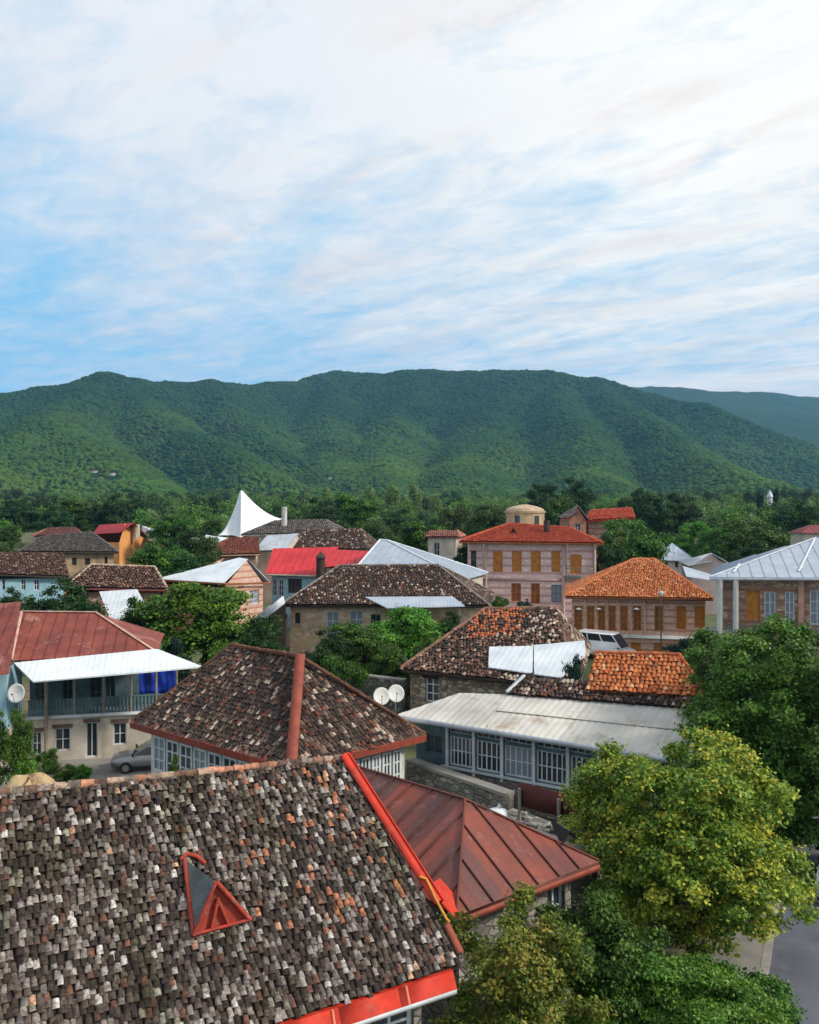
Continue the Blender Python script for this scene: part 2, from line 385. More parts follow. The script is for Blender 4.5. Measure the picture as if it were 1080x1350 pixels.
def ribs(mb, poly, step, w=.04, h=.04, c=None, jit=0.0):
    o, e, s, n, ab = frame2(poly); a0 = min(a for a, b in ab); a1 = max(a for a, b in ab); a = a0+step*.5
    while a < a1:
        r = span(ab, 0, a)
        if r and r[1]-r[0] > .2:
            p = o+e*a+s*r[0]+n*.005; mb.box(p-e*w/2, e*w, s*(r[1]-r[0]), n*h, c)
        a += step*(1+random.uniform(-jit, jit))
    return mb
def corrug(mb, poly, wave=.2, h=.035, sheet=1.0, c=None, lap=1.8):
    """corrugated sheets: real waves across the facet, sheet by sheet with slightly different tones"""
    o, e, s, n, ab = frame2(poly); a0 = min(a for a, b in ab); a1 = max(a for a, b in ab); a = a0+.001; i = 0
    hw = wave/2; tone = 1.0; vs, fs, cc = [], [], []
    while a < a1-1e-3:
        b_ = min(a+hw, a1-.001); r0, r1 = span(ab, 0, a), span(ab, 0, b_)
        if r0 and r1:
            if int((a-a0)/sheet) != int((a-hw-a0)/sheet): tone = random.uniform(.82, 1.06)
            h0, h1 = (0, h) if i % 2 == 0 else (h, 0); k = len(vs)
            vs += [o+e*a+s*r0[0]+n*(h0+.012), o+e*b_+s*r1[0]+n*(h1+.012), o+e*b_+s*r1[1]+n*(h1+.012), o+e*a+s*r0[1]+n*(h0+.012)]
            fs.append([k, k+1, k+2, k+3]); base = np.array(c if c is not None else (1, 1, 1)); cc.append(base*tone)
        a += hw; i += 1
    if fs: mb.add(vs, fs, np.array(cc))
    return mb
def capline(mb, p, q, r=.11, n=None, c=None, seg=.4):
    """ridge tiles: a row of short overlapping half-rounds"""
    L = np.linalg.norm(q-p); k = max(1, int(L/seg)); e = (q-p)/k
    for i in range(k):
        rr = r*random.uniform(.88, 1.12); col = None if c is None else np.array(random.choice(c) if isinstance(c, list) else c)*random.uniform(.7, 1.2)
        j_ = V(random.gauss(0, .012), random.gauss(0, .012), random.gauss(0, .012)); mb.tube([p+e*i-unit(e)*.02+j_, p+e*(i+1.06)-j_], [rr*1.05, rr*.92], 7, col)
    return mb
def facet(mb, poly, kind, pal=None, under=None, **kw):
    o_, e_, s_, n_, _ = frame2(poly)
    if kind != 'flat': poly = [p if k in (0, 1, len(poly)-1) else p-V(0, 0, 1)*(np.dot(p-o_, n_)/n_[2]) for k, p in enumerate(poly)]
    if kind == 'tile':
        slab(mb, poly, .1, under or M_under); tiles(mb, poly, pal, **kw)
    elif kind == 'seam':
        slab(mb, poly, .06, (1, 1, 1)); ribs(mb, poly, kw.get('step', .55), .035, .035, (.78, .76, .76))
    elif kind == 'corr':
        slab(mb, poly, .05, (.9, .9, .9)); corrug(mb, poly, kw.get('wave', .25), kw.get('h', .04), kw.get('sheet', 1.0))
    elif kind == 'flat':
        slab(mb, poly, .06, (1, 1, 1))
    return mb

# ------------------------------------------------------------------ walls and openings
class Side:
    """one outer face of a wall, A left and B right as seen from outside"""
    def __init__(s, A, B):
        s.A = V(A[0], A[1], 0); s.B = V(B[0], B[1], 0); s.L = np.linalg.norm(s.B-s.A); s.u = (s.B-s.A)/s.L; s.n = V(s.u[1], -s.u[0], 0)
    def at(s, u, z, out=0.0): return s.A + s.u*u + s.n*out + V(0, 0, z)
    def px(s, x0, y0, x1, y1):
        a = on_plane(x0, (y0+y1)/2, s.A, s.n); b = on_plane(x1, (y0+y1)/2, s.A, s.n); m = (x0+x1)/2
        t = on_plane(m, y0, s.A, s.n); d = on_plane(m, y1, s.A, s.n)
        return (np.dot(a-s.A, s.u), np.dot(b-s.A, s.u), d[2], t[2])
def wall_face(mb, sd, z0, z1, holes, rec=.22):
    us = sorted({0.0, sd.L, *[min(max(h[0], 0), sd.L) for h in holes], *[min(max(h[1], 0), sd.L) for h in holes]})
    zs = sorted({z0, z1, *[min(max(h[2], z0), z1) for h in holes], *[min(max(h[3], z0), z1) for h in holes]})
    for i in range(len(us)-1):
        for j in range(len(zs)-1):
            um, zm = (us[i]+us[i+1])/2, (zs[j]+zs[j+1])/2
            if us[i+1]-us[i] < 1e-6 or zs[j+1]-zs[j] < 1e-6: continue
            if any(h[0] < um < h[1] and h[2] < zm < h[3] for h in holes): continue
            mb.poly([sd.at(us[i], zs[j]), sd.at(us[i+1], zs[j]), sd.at(us[i+1], zs[j+1]), sd.at(us[i], zs[j+1])])
    for h in holes:
        u0, u1, a, b = max(h[0], 0), min(h[1], sd.L), max(h[2], z0), min(h[3], z1)
        c = [(u0, a), (u1, a), (u1, b), (u0, b)]
        for k in range(4):
            p, q = c[k], c[(k+1) % 4]
            mb.poly([sd.at(p[0], p[1]), sd.at(q[0], q[1]), sd.at(q[0], q[1], -rec), sd.at(p[0], p[1], -rec)])
def opening(root, sd, h, cols=2, rows=2, fmat=None, pmat=None, name='window', fw=.07, rec=.22, sill=False, pane='pane'):
    u0, u1, z0, z1 = h; mb = MB(); f = -rec+.09; t = .07
    def bar(a0, a1, b0, b1, o=0.0): mb.box(sd.at(a0, b0, f-t+o), sd.u*(a1-a0), V(0, 0, b1-b0), sd.n*t)
    bar(u0, u0+fw, z0, z1); bar(u1-fw, u1, z0, z1); bar(u0+fw, u1-fw, z1-fw, z1); bar(u0+fw, u1-fw, z0, z0+fw)
    for k in range(1, cols):
        u = u0+(u1-u0)*k/cols; bar(u-fw*.35, u+fw*.35, z0+fw, z1-fw, -.004)
    for k in range(1, rows):
        z = z0+(z1-z0)*k/rows; bar(u0+fw, u1-fw, z-fw*.3, z+fw*.3, -.012)
    if sill: mb.box(sd.at(u0-.08, z0-.07, 0.002), sd.u*(u1-u0+.16), V(0, 0, .065), sd.n*.12)
    w = mb.build(name, fmat or M_whitetrim, root)
    g = MB().box(sd.at(u0+fw*.5, z0+fw*.5, f-t-.01), sd.u*(u1-u0-fw), V(0, 0, z1-z0-fw), sd.n*.03)
    o = g.build(pane, pmat or M_glass, root); o.parent = w
    return w
def inset(q, d):
    c = sum(q)/4; out = []
    for i in range(4):
        p, a, b = q[i], q[(i+1) % 4], q[i-1]; out.append(p + unit((a-p)*V(1, 1, 0))*d + unit((b-p)*V(1, 1, 0))*d)
    return out
HG = 'houses of the old town'
def house(label, FL, FR, depth, RL, RR, roof, wallmat, ins=.5, wins=(), ends='hh', axis='w', z0=None, cap=None, capr=.1, cat='house', name='house', BR=None, wallpart='wall', zt=None, sides_tile='flr', group=HG, fascia=None):
    """a four-walled house from its front eave corners, depth and ridge; wins = (side, x0,y0,x1,y1, cols, rows, frame, pane)"""
    u = unit((FR-FL)*V(1, 1, 0)); nn = V(-u[1], u[0], 0)
    BR = FR + nn*depth if BR is None else BR; BL = FL + BR - FR; q = [FL, FR, BR, BL]
    if axis == 'w':
        nf = np.cross(FR-FL, RL-FL); RR = on_plane(CX + RR[0]/RR[1]*F, HZ - (RR[2]-H)/RR[1]*F, FL, nf)
    ctr = sum(q)/4; zg = min(ground_z(p[0], p[1]) for p in q)-.15 if z0 is None else z0
    root = thing(name, label, cat, (ctr[0], ctr[1], zg+.15), group)
    kind, mat, pal, kw = roof; mb = MB()
    if axis == 'w':
        fac = [('f', [FL, FR, RR, RL]), ('b', [BR, BL, RL, RR])]
        if ends[0] == 'h': fac.append(('l', [BL, FL, RL]))
        if ends[1] == 'h': fac.append(('r', [FR, BR, RR]))
        lines = [(RL, RR)] + ([(FL, RL), (BL, RL)] if ends[0] == 'h' else []) + ([(FR, RR), (BR, RR)] if ends[1] == 'h' else [])
    else:                                            # ridge runs back from the front gable: RL front, RR back
        fac = [('l', [BL, FL, RL, RR]), ('r', [FR, BR, RR, RL])]; lines = [(RL, RR)]
    for s_, pl in fac: facet(mb, pl, kind if s_ in sides_tile else 'flat', pal, **kw)
    ro = mb.build('roof', mat, root)
    if cap is not None:
        cb = MB()
        for p, r in lines: capline(cb, p+V(0, 0, .04), r+V(0, 0, .04), capr, c=None)
        c_ = cb.build('ridge_cap', cap, root); c_.parent = ro
    w = inset(q, ins); mb = MB(); S_ = {}
    for s_, (i, j) in {'f': (0, 1), 'r': (1, 2), 'b': (2, 3), 'l': (3, 0)}.items(): S_[s_] = Side(w[i], w[j])
    ztop = min(p[2] for p in q)-.1 if zt is None else zt
    hs = {k: [] for k in S_}; ops = []
    for wn in wins:
        h = S_[wn[0]].px(*wn[1:5]) if wn[1] != 'uz' else wn[2]
        h = (max(h[0], .05), min(h[1], S_[wn[0]].L-.05), max(h[2], zg+.05), min(h[3], ztop-.04))
        if h[1]-h[0] < .1 or h[3]-h[2] < .1: continue
        hs[wn[0]].append(h); ops.append((S_[wn[0]], h, wn[5:]))
    for k, sd_ in S_.items(): wall_face(mb, sd_, zg, ztop, hs[k])
    if axis == 'd':
        for s_, R in (('f', RL), ('b', RR)):
            sd_ = S_[s_]; m = R-V(0, 0, .12); off = np.dot(m-sd_.A, sd_.n); m = m - sd_.n*off
            mb.poly([sd_.at(0, ztop), sd_.at(sd_.L, ztop), m])
    else:
        for s_, R, e_ in (('l', RL, ends[0]), ('r', RR, ends[1])):
            if e_ == 'g':
                sd_ = S_[s_]; m = R-V(0, 0, .12); off = np.dot(m-sd_.A, sd_.n); m = m - sd_.n*off
                mb.poly([sd_.at(0, ztop), sd_.at(sd_.L, ztop), m])
    mb.build(wallpart, wallmat, root)
    if fascia is not None:
        fb = MB()
        for p, r in ((FL, FR), (FR, BR), (BL, FL)): fb.bar(p-V(0, 0, .14), r-V(0, 0, .14), .05, .18)
        fb.build('fascia', fascia, root)
    for sd_, h, spec in ops:
        c, r, fm, pm = (list(spec)+[None]*4)[:4]; nm = spec[4] if len(spec) > 4 else 'window'
        big = (h[3]-h[2])
        opening(root, sd_, h, c or 2, r or 2, fm, pm, nm, fw=min(.09, .14*(h[1]-h[0])), pane='pane' if nm != 'door' else 'door_leaf')
    return root, S_, ztop, zg, q

# ------------------------------------------------------------------ ground, hills, road
def grid_mesh(name, az, ds, zf, mat):
    A, R = np.meshgrid(az, ds); X = R*np.sin(A); Y = R*np.cos(A); Z = zf(X, Y)
    nr, nc = A.shape; idx = np.arange(nr*nc).reshape(nr, nc)
    f = np.stack([idx[:-1, :-1], idx[:-1, 1:], idx[1:, 1:], idx[1:, :-1]], -1).reshape(-1, 4)
    return MB().add(np.stack([X, Y, Z], -1).reshape(-1, 3), f).build(name, mat, smooth=True), X, Y, Z
def ground_mat():
    m = bpy.data.materials.new('ground_cover'); m.use_nodes = True; T = NT(m.node_tree); b = T.n['Principled BSDF']
    pos = T.node('ShaderNodeNewGeometry').outputs['Position']
    c = T.mix(T.ramp(T.noise(pos, .12, 6, .6), .4, .6), S(84, 98, 54), S(112, 100, 80))
    c = T.mix(T.ramp(T.noise(pos, 1.4, 6, .7), .45, .7), c, S(62, 76, 42))
    T.l.new(c, b.inputs['Base Color']); b.inputs['Roughness'].default_value = .95
    bn = T.node('ShaderNodeBump'); bn.inputs['Strength'].default_value = .6; bn.inputs['Distance'].default_value = .08
    T.l.new(T.noise(pos, 6, 6, .7), bn.inputs['Height']); T.l.new(bn.outputs[0], b.inputs['Normal']); return m
def hill_mat():
    m = bpy.data.materials.new('forest_floor'); m.use_nodes = True; T = NT(m.node_tree); b = T.n['Principled BSDF']
    pos = T.node('ShaderNodeNewGeometry').outputs['Position']
    c = T.mix(T.ramp(T.noise(pos, .006, 6, .6), .38, .62), S(34, 62, 34), S(50, 78, 38))
    c = T.mix(T.ramp(T.noise(pos, .09, 5, .7), .4, .65), c, S(26, 50, 28))
    T.l.new(c, b.inputs['Base Color']); b.inputs['Roughness'].default_value = 1.0; b.inputs['Specular IOR Level'].default_value = .1
    bn = T.node('ShaderNodeBump'); bn.inputs['Strength'].default_value = 1.0; bn.inputs['Distance'].default_value = 5
    T.l.new(T.noise(pos, .1, 5, .65), bn.inputs['Height']); T.l.new(bn.outputs[0], b.inputs['Normal']); return m
az = np.concatenate([np.linspace(-180, -42, 40)[:-1], np.linspace(-42, 42, 150), np.linspace(42, 180, 40)[1:]])*math.pi/180
g, *_ = grid_mesh('ground', az, np.concatenate([np.linspace(.5, 120, 90), np.geomspace(122, 640, 60)]), lambda x, y: town(x, y)*np.clip((np.cos(np.arctan2(x, y))+.3)*3, 0, 1), ground_mat())
tag(g, None, None, kind='structure')
azh = np.linspace(-44, 44, 430)*math.pi/180
dsh = np.concatenate([np.linspace(560, 2700, 300), np.linspace(2720, 5200, 60)])
hl, HX, HY, HZZ = grid_mesh('hills', azh, dsh, lambda x, y: np.where(np.hypot(x, y) < 600, town(x, y)-1.0, hill(x, y)), hill_mat())
tag(hl, None, None, kind='structure')

M_asphalt = mk('asphalt', S(104, 106, 116), S(78, 80, 90), .35, .85, .5, 70, dirt=(S(124, 122, 126), .5))
M_paving = mk('paving', S(138, 134, 128), S(112, 108, 104), .8, .9, .2, 20)
M_kerb = mk('kerb_stone', S(158, 154, 148), S(128, 124, 120), 1.2, .9, .2, 20)
def strip(name, path, w0, w1, z, mat, h=0.0):
    mb = MB(); L, R = [], []
    for i, p in enumerate(path):
        e = unit(path[min(i+1, len(path)-1)]-path[max(i-1, 0)]); r = V(e[1], -e[0], 0); g0 = V(p[0], p[1], ground_z(p[0], p[1])+z)
        L.append(g0+r*w0); R.append(g0+r*w1)
    for i in range(len(path)-1):
        if h: mb.hexa([L[i]-V(0, 0, h), R[i]-V(0, 0, h), R[i+1]-V(0, 0, h), L[i+1]-V(0, 0, h)], [L[i], R[i], R[i+1], L[i+1]])
        else: mb.poly([L[i], R[i], R[i+1], L[i+1]])
    return tag(mb.build(name, mat), None, None, kind='structure')
road_path = [V(3.5, 10, 0), V(10.6, 23.5, 0), V(13.4, 29, 0), V(16.7, 35, 0), V(22, 44, 0), V(27, 54, 0), V(29, 66, 0)]
strip('road', road_path, -.6, 6.6, .012, M_asphalt)
strip('kerb', road_path, -.85, -.6, .13, M_kerb, .2)
strip('pavement', road_path, -2.6, -.85, .12, M_paving, .2)
tag(MB().box(V(-27, 37, -.1), V(17, 2.5, 0), V(-1.5, 9, 0), V(0, 0, .45)).build('courtyard', M_concrete), None, None, kind='structure')

# ------------------------------------------------------------------ near house: old tile roof and rusty metal wing
def near_house():
    E1 = P(607, 1268, 4.95); E0a = P(340, 1352, 4.9); R1 = D(455, 1000, 20.2)
    e = unit(E1-E0a); n = unit(np.cross(e, R1-E1)); n = n if n[2] > 0 else -n
    E0 = E0a - e*7.5; R0 = on_plane(-150, 1062, E1, n)
    s = np.cross(n, e)
    root = thing('house', 'near house with lichen-spotted clay tile roof edged in bright red and rusty metal wing', 'house', (-4, 20, 0), HG)
    poly = [E0, E1, R1, R0]
    mb = MB(); slab(mb, poly, .14, M_under)
    # drifts of newer orange tiles near the top right, paler lichen low down
    def spec(a, b, pos, c):
        amax = np.dot(R1-E0, e); k = (rng.random(len(a)) < .10*np.exp(-((a-amax+1.2)/1.4)**2)*(b > 1.2))
        c = c.copy(); c[k] = np.array(S(186, 124, 94))*rng.uniform(.7, 1.1, (k.sum(), 1))
        gm = fbm(pos[:, 0]*.9, pos[:, 1]*.9, 77, 3); return c*np.where(gm[:, None] > .25, np.array([.80, .84, .70]), 1.0)
    pal = palette([S(62, 52, 48), S(90, 79, 72), S(136, 128, 123), S(188, 183, 178), S(108, 76, 62), S(190, 150, 124)], [30, 33, 24, 5, 6, 1.0], .32, spec)
    tiles(mb, poly, pal, cs=.128, rs=.142, jit=.017, hgt=.36)
    # back slope
    BK = [R1+V(-s[0], -s[1], 0)*0 + V(-3.2*.45, 3.4, -3.3), R0+V(-3.2*.45, 3.4, -3.3)]
    slab(mb, [BK[0], BK[1], R0, R1], .14, M_under)
    roof = mb.build('roof', M_tile_near, root)
    rc = MB(); capline(rc, R0+V(0, 0, .02), R1+V(0, 0, .02), .09, c=[S(150, 112, 92), S(176, 150, 132), S(110, 84, 72), S(196, 140, 112), S(130, 118, 110)], seg=.27); o = rc.build('ridge_cap', M_tile, root); o.parent = roof
    # red flashing down the right edge
    fl = MB(); A = on_plane(452, 998, E1, n)+n*.1; B = on_plane(576, 1192, E1, n)+n*.1
    fl.bar(A+n*.02, B+n*.02, .23, .05, up=n); fl.bar(A+e*.11, B+e*.11, .03, .16, up=n)
    o = fl.build('edge_flashing', M_redtrim, root); o.parent = roof
    fl = MB(); fl.bar(on_plane(586, 1220, E1, n)+n*.1, on_plane(605, 1258, E1, n)+n*.1, .15, .05, up=n); o = fl.build('edge_flashing', M_orangetrim, root); o.parent = roof
    # red gutter board with seams and the white trim under it
    g = MB(); off = V(e[1], -e[0], 0); k = 9; p0, p1 = E0+off*.12-V(0, 0, .06), E1+off*.12-V(0, 0, .06)-e*.25
    for i in range(k):
        a, b = p0+(p1-p0)*i/k, p0+(p1-p0)*(i+1)/k
        g.hexa([a-V(0, 0, .30)+off*.16, b-V(0, 0, .30)+off*.16, b-V(0, 0, .30)-off*.02, a-V(0, 0, .30)-off*.02], [a, b, b-off*.1, a-off*.1])
    gut = g.build('eave_board', M_redtrim, root)
    for i in range(1, k):
        sm = MB(); a = p0+(p1-p0)*(i+.12*(-1)**i)/k + off*.012; sm.hexa([a-V(0, 0, .29)+off*.16, a+e*.05-V(0, 0, .29)+off*.16, a+e*.05-V(0, 0, .29)+off*.1, a-V(0, 0, .29)+off*.1], [a+off*.01, a+e*.05+off*.01, a+e*.05-off*.06, a-off*.06])
        o = sm.build('seam_strip', mk('pale_red', S(214, 120, 96), None, 2, .6), root); o.parent = gut
    t = MB(); t.bar(p0-V(0, 0, .36)+off*.1, p1-V(0, 0, .36)+off*.1, .1, .1); t.build('trim_board', M_whitetrim, root)
    # walls under the eave
    a, b = E0-off*.42, E1-off*.42-e*.7; sd = Side(a, b); wd = V(-off[0], -off[1], 0)*5.6
    hs = []; zt = 4.55
    for (x0, x1) in ((487, 546), (395, 452)):
        q = sd.px(x0, 1315, x1, 1400); hs.append((q[0], q[1], 2.5, 4.36))
    mb = MB(); wall_face(mb, sd, -.1, zt, hs)
    q = [sd.A, sd.B, sd.B+wd, sd.A+wd]
    for i, j in ((1, 2), (2, 3), (3, 0)): wall_face(mb, Side(q[i], q[j]), -.1, zt, [])
    gb = [q[1]+V(0, 0, zt), q[2]+V(0, 0, zt), R1-V(0, 0, .25)-e*.6]; mb.poly(gb)
    mb.build('wall', M_grstone, root)
    for h in hs: opening(root, sd, h, 2, 3, M_whitetrim, M_glass, fw=.09)
    # rusty standing-seam wing with a hipped end
    C = P(602, 1208, 4.6); R = P(790, 1136, 4.6); d1 = unit((R-C)*V(1, 1, 0)); bk = V(-d1[1], d1[0], 0)
    A2 = D(613, 1055, 24.0); A2 = A2; Q = A2 + bk*5.4 + V(0, 0, D(470, 1012, 28.2)[2]-A2[2])
    Ef = C + bk*7.4; Rb = R + bk*8.0; Q = on_plane(466, 1010, C, np.cross(A2-C, Ef-C))
    mb = MB(); st = .62
    def seamfacet(pl, step):
        o, e_, s_, n_, ab = frame2(pl); amin = min(x for x, y in ab); amax = max(x for x, y in ab)
        slab(mb, pl, .07, (.85, .85, .85)); x = amin; 
        while x < amax:                                # each tray its own weathering
            x1 = min(x+step, amax); lo, hi = span(ab, 0, x+.003), span(ab, 0, x1-.003)
            if lo and hi:
                t_ = random.choice([(1, 1, 1), (1.15, .95, .9), (.8, .82, .86), (1.05, .85, .8), (.9, .95, 1.0)]); t_ = np.array(t_)*random.uniform(.85, 1.1)
                mb.poly([o+e_*(x+.003)+s_*lo[0]+n_*.012, o+e_*(x1-.003)+s_*hi[0]+n_*.012, o+e_*(x1-.003)+s_*hi[1]+n_*.012, o+e_*(x+.003)+s_*lo[1]+n_*.012], t_)
            x = x1
        ribs(mb, pl, step, .035, .06, (.45, .42, .42))
    seamfacet([Ef, C, A2, Q], .86); seamfacet([C, R, A2], .8); slab(mb, [R, Rb, Q, A2], .07, (.8, .8, .8))
    wing = mb.build('metal_roof', M_rust, root)
    cp = MB(); 
    for p, q_ in ((A2, C), (A2, R), (A2, Q)): cp.bar(p+V(0, 0, .045), q_+V(0, 0, .045), .07, .04)
    o = cp.build('hip_flashing', mk('dark_rust', S(112, 56, 42), S(84, 44, 36), 2, .7), root); o.parent = wing
    # small vent gable on the hip end
    o0, e0, s0, n0, ab = frame2([C, R, A2]); vc = on_plane(752, 1112, o0, n0)
    vb = MB(); L_ = vc-e0*.38+n0*.02; R_ = vc+e0*.38+n0*.02; T_ = vc+V(0, 0, .34); K_ = vc+s0*.95+n0*.02
    vb.poly([L_, T_, K_]); vb.poly([R_, K_, T_]); vb.build('roof_vent', M_rust2, root)
    vb = MB().poly([L_+s0*.08+n0*.01, R_+s0*.08+n0*.01, T_+s0*.08-V(0, 0, .05)]); vb.build('vent_opening', simple('vent_dark', (.02, .018, .016), .9), root).parent = bpy.data.objects['roof_vent']
    rt = MB(); rt.hexa([on_plane(x, y, o0, n0)+n0*.03 for x, y in ((566, 1166), (604, 1207), (600, 1190), (572, 1160))], [on_plane(x, y, o0, n0)+n0*.12 for x, y in ((566, 1166), (604, 1207), (600, 1190), (572, 1160))])
    Lq = [D(563, 1172, 20.0), D(600, 1212, 19.9), D(612, 1196, 20.9), D(580, 1160, 21.0)]
    rt = MB(); slab(rt, [p+V(0, 0, .05) for p in Lq], .05); rt.build('corner_flashing', M_redtrim, root)
    # wing walls
    q = inset([Ef, C, R, Rb], .55); mb = MB(); sds = [Side(q[i], q[(i+1) % 4]) for i in range(4)]; h1 = sds[1]
    wz = [h1.px(672, 1180, 690, 1230), h1.px(722, 1160, 745, 1215)]; wz = [(h[0], h[1], 2.6, 4.2) for h in wz]
    for k, s_ in enumerate(sds): wall_face(mb, s_, -.1, 4.5, wz if k == 1 else [])
    mb.build('wing_wall', M_grstone, root)
    for h in wz: opening(root, h1, h, 2, 2, M_whitetrim, M_glass)
    fb = MB(); fb.bar(C-V(0, 0, .16), R-V(0, 0, .16), .05, .16); fb.build('fascia', M_orangetrim, root)
    # triangular roof dormer with red frame
    up = n*.12
    BL, BR_, BK_ = [on_plane(x, y, E1, n)+up for x, y in ((254, 1236), (328, 1216), (242, 1136))]
    mid = (BL+BR_)/2; AP = D(285, 1163, mid[1]-.05)
    d = MB()
    for p, q_, w_ in ((BL, AP, .07), (BR_, AP, .07), (BL, BR_, .05), (BL, BK_, .08)): d.bar(p, q_, w_, .1, up=n)
    d.tube([BK_-e*.08, BK_+s*.10+e*.08, BK_+e*.26, BK_-s*.18+e*.4], .045, 6)
    for k in (.3, .62): d.bar(BL+(BR_-BL)*k, AP+(mid-AP)*(.35 if k < .5 else .42), .06, .06, up=off)
    M_worn = mk('worn_red_paint', S(178, 58, 38), S(126, 56, 44), 5, .75, .3, 40, dirt=(S(150, 110, 96), 6)); dr = d.build('roof_dormer', M_worn, root); dr.parent = roof
    d = MB(); slab(d, [BL+(AP-BL)*.03, AP, BK_], .05); slab(d, [AP, BR_, BK_], .05); o = d.build('dormer_roof', mk('slate_sheet', S(112, 118, 118), S(78, 84, 84), 2.5, .6, .3, 20), root); o.parent = roof
    d = MB(); iv = -off*.06; d.hexa([BL+iv, BR_+iv, AP+iv], [BL+iv*2, BR_+iv*2, AP+iv*2]); o = d.build('dormer_front', M_worn, root); o.parent = roof
    # yellow rope over the corner
    rp = MB(); pts = [on_plane(x, y, E1, n)+n*.2 for x, y in ((549, 1161), (558, 1164), (564, 1176), (570, 1190), (577, 1203), (584, 1216), (588, 1221))]
    rp.tube(pts, .03, 6); tag(rp.build('rope', M_rope), 'yellow rope lying over the red corner of the near tile roof', 'rope')
near_house()

# ------------------------------------------------------------------ second house: hipped tile roof, white glazed galleries
def second_house():
    A = P(174, 952, 4.0); C = P(384, 1011, 4.0); B = P(560, 969, 4.0); RR = D(396, 867, 39.2); RL = D(305, 852, 43.0)
    wins = []
    root, S_, zt, zg, q = house('hipped dark tile roof house with white glazed walls and an orange ridge strip', A, C, 0, RL, RR,
        ('tile', M_tile, PAL_dark, dict(cs=.2, rs=.24, jit=.02)), M_white, ins=.62, BR=B, zt=3.85)
    for sd, (x0, x1), n in ((S_['f'], (192, 400), 9), (S_['r'], (440, 533), 9)):
        u0 = .35; u1 = sd.L-.25; st = (u1-u0)/n
        mb = MB(); gl = []
        for i in range(n):
            opening(root, sd, (u0+st*i+.05, u0+st*(i+1)-.05, 1.75, 3.45), 2, 3, M_whitetrim, M_curtain if i % 3 == 0 else M_glass, fw=.11, rec=-.06)
    tb = MB()
    for p, r in ((A, C), (C, B), (A+B-C, A)):
        d = unit((r-p)*V(1, 1, 0)); o = V(d[1], -d[0], 0)
        tb.hexa([p+o*.1-V(0, 0, .28), r+o*.1-V(0, 0, .28), r-o*.05-V(0, 0, .28), p-o*.05-V(0, 0, .28)], [p+o*.14+V(0, 0, .03), r+o*.14+V(0, 0, .03), r-o*.2+V(0, 0, .14), p-o*.2+V(0, 0, .14)])
    tb.build('eave_board', M_orangetrim, root)
    cb = MB(); cb.bar(RR+V(0, 0, .12), C+V(0, 0, .12), .46, .16); o = cb.build('hip_flashing', M_orangetrim, root)
    cb = MB(); capline(cb, RL+V(0, 0, .06), RR+V(0, 0, .06), .12, c=S(120, 78, 58)); capline(cb, RL+V(0, 0, .05), A+V(0, 0, .05), .10, c=S(104, 70, 54)); capline(cb, RR+V(0, 0, .05), B+V(0, 0, .05), .10, c=S(110, 74, 56))
    cb.build('ridge_cap', M_tile, root)
second_house()

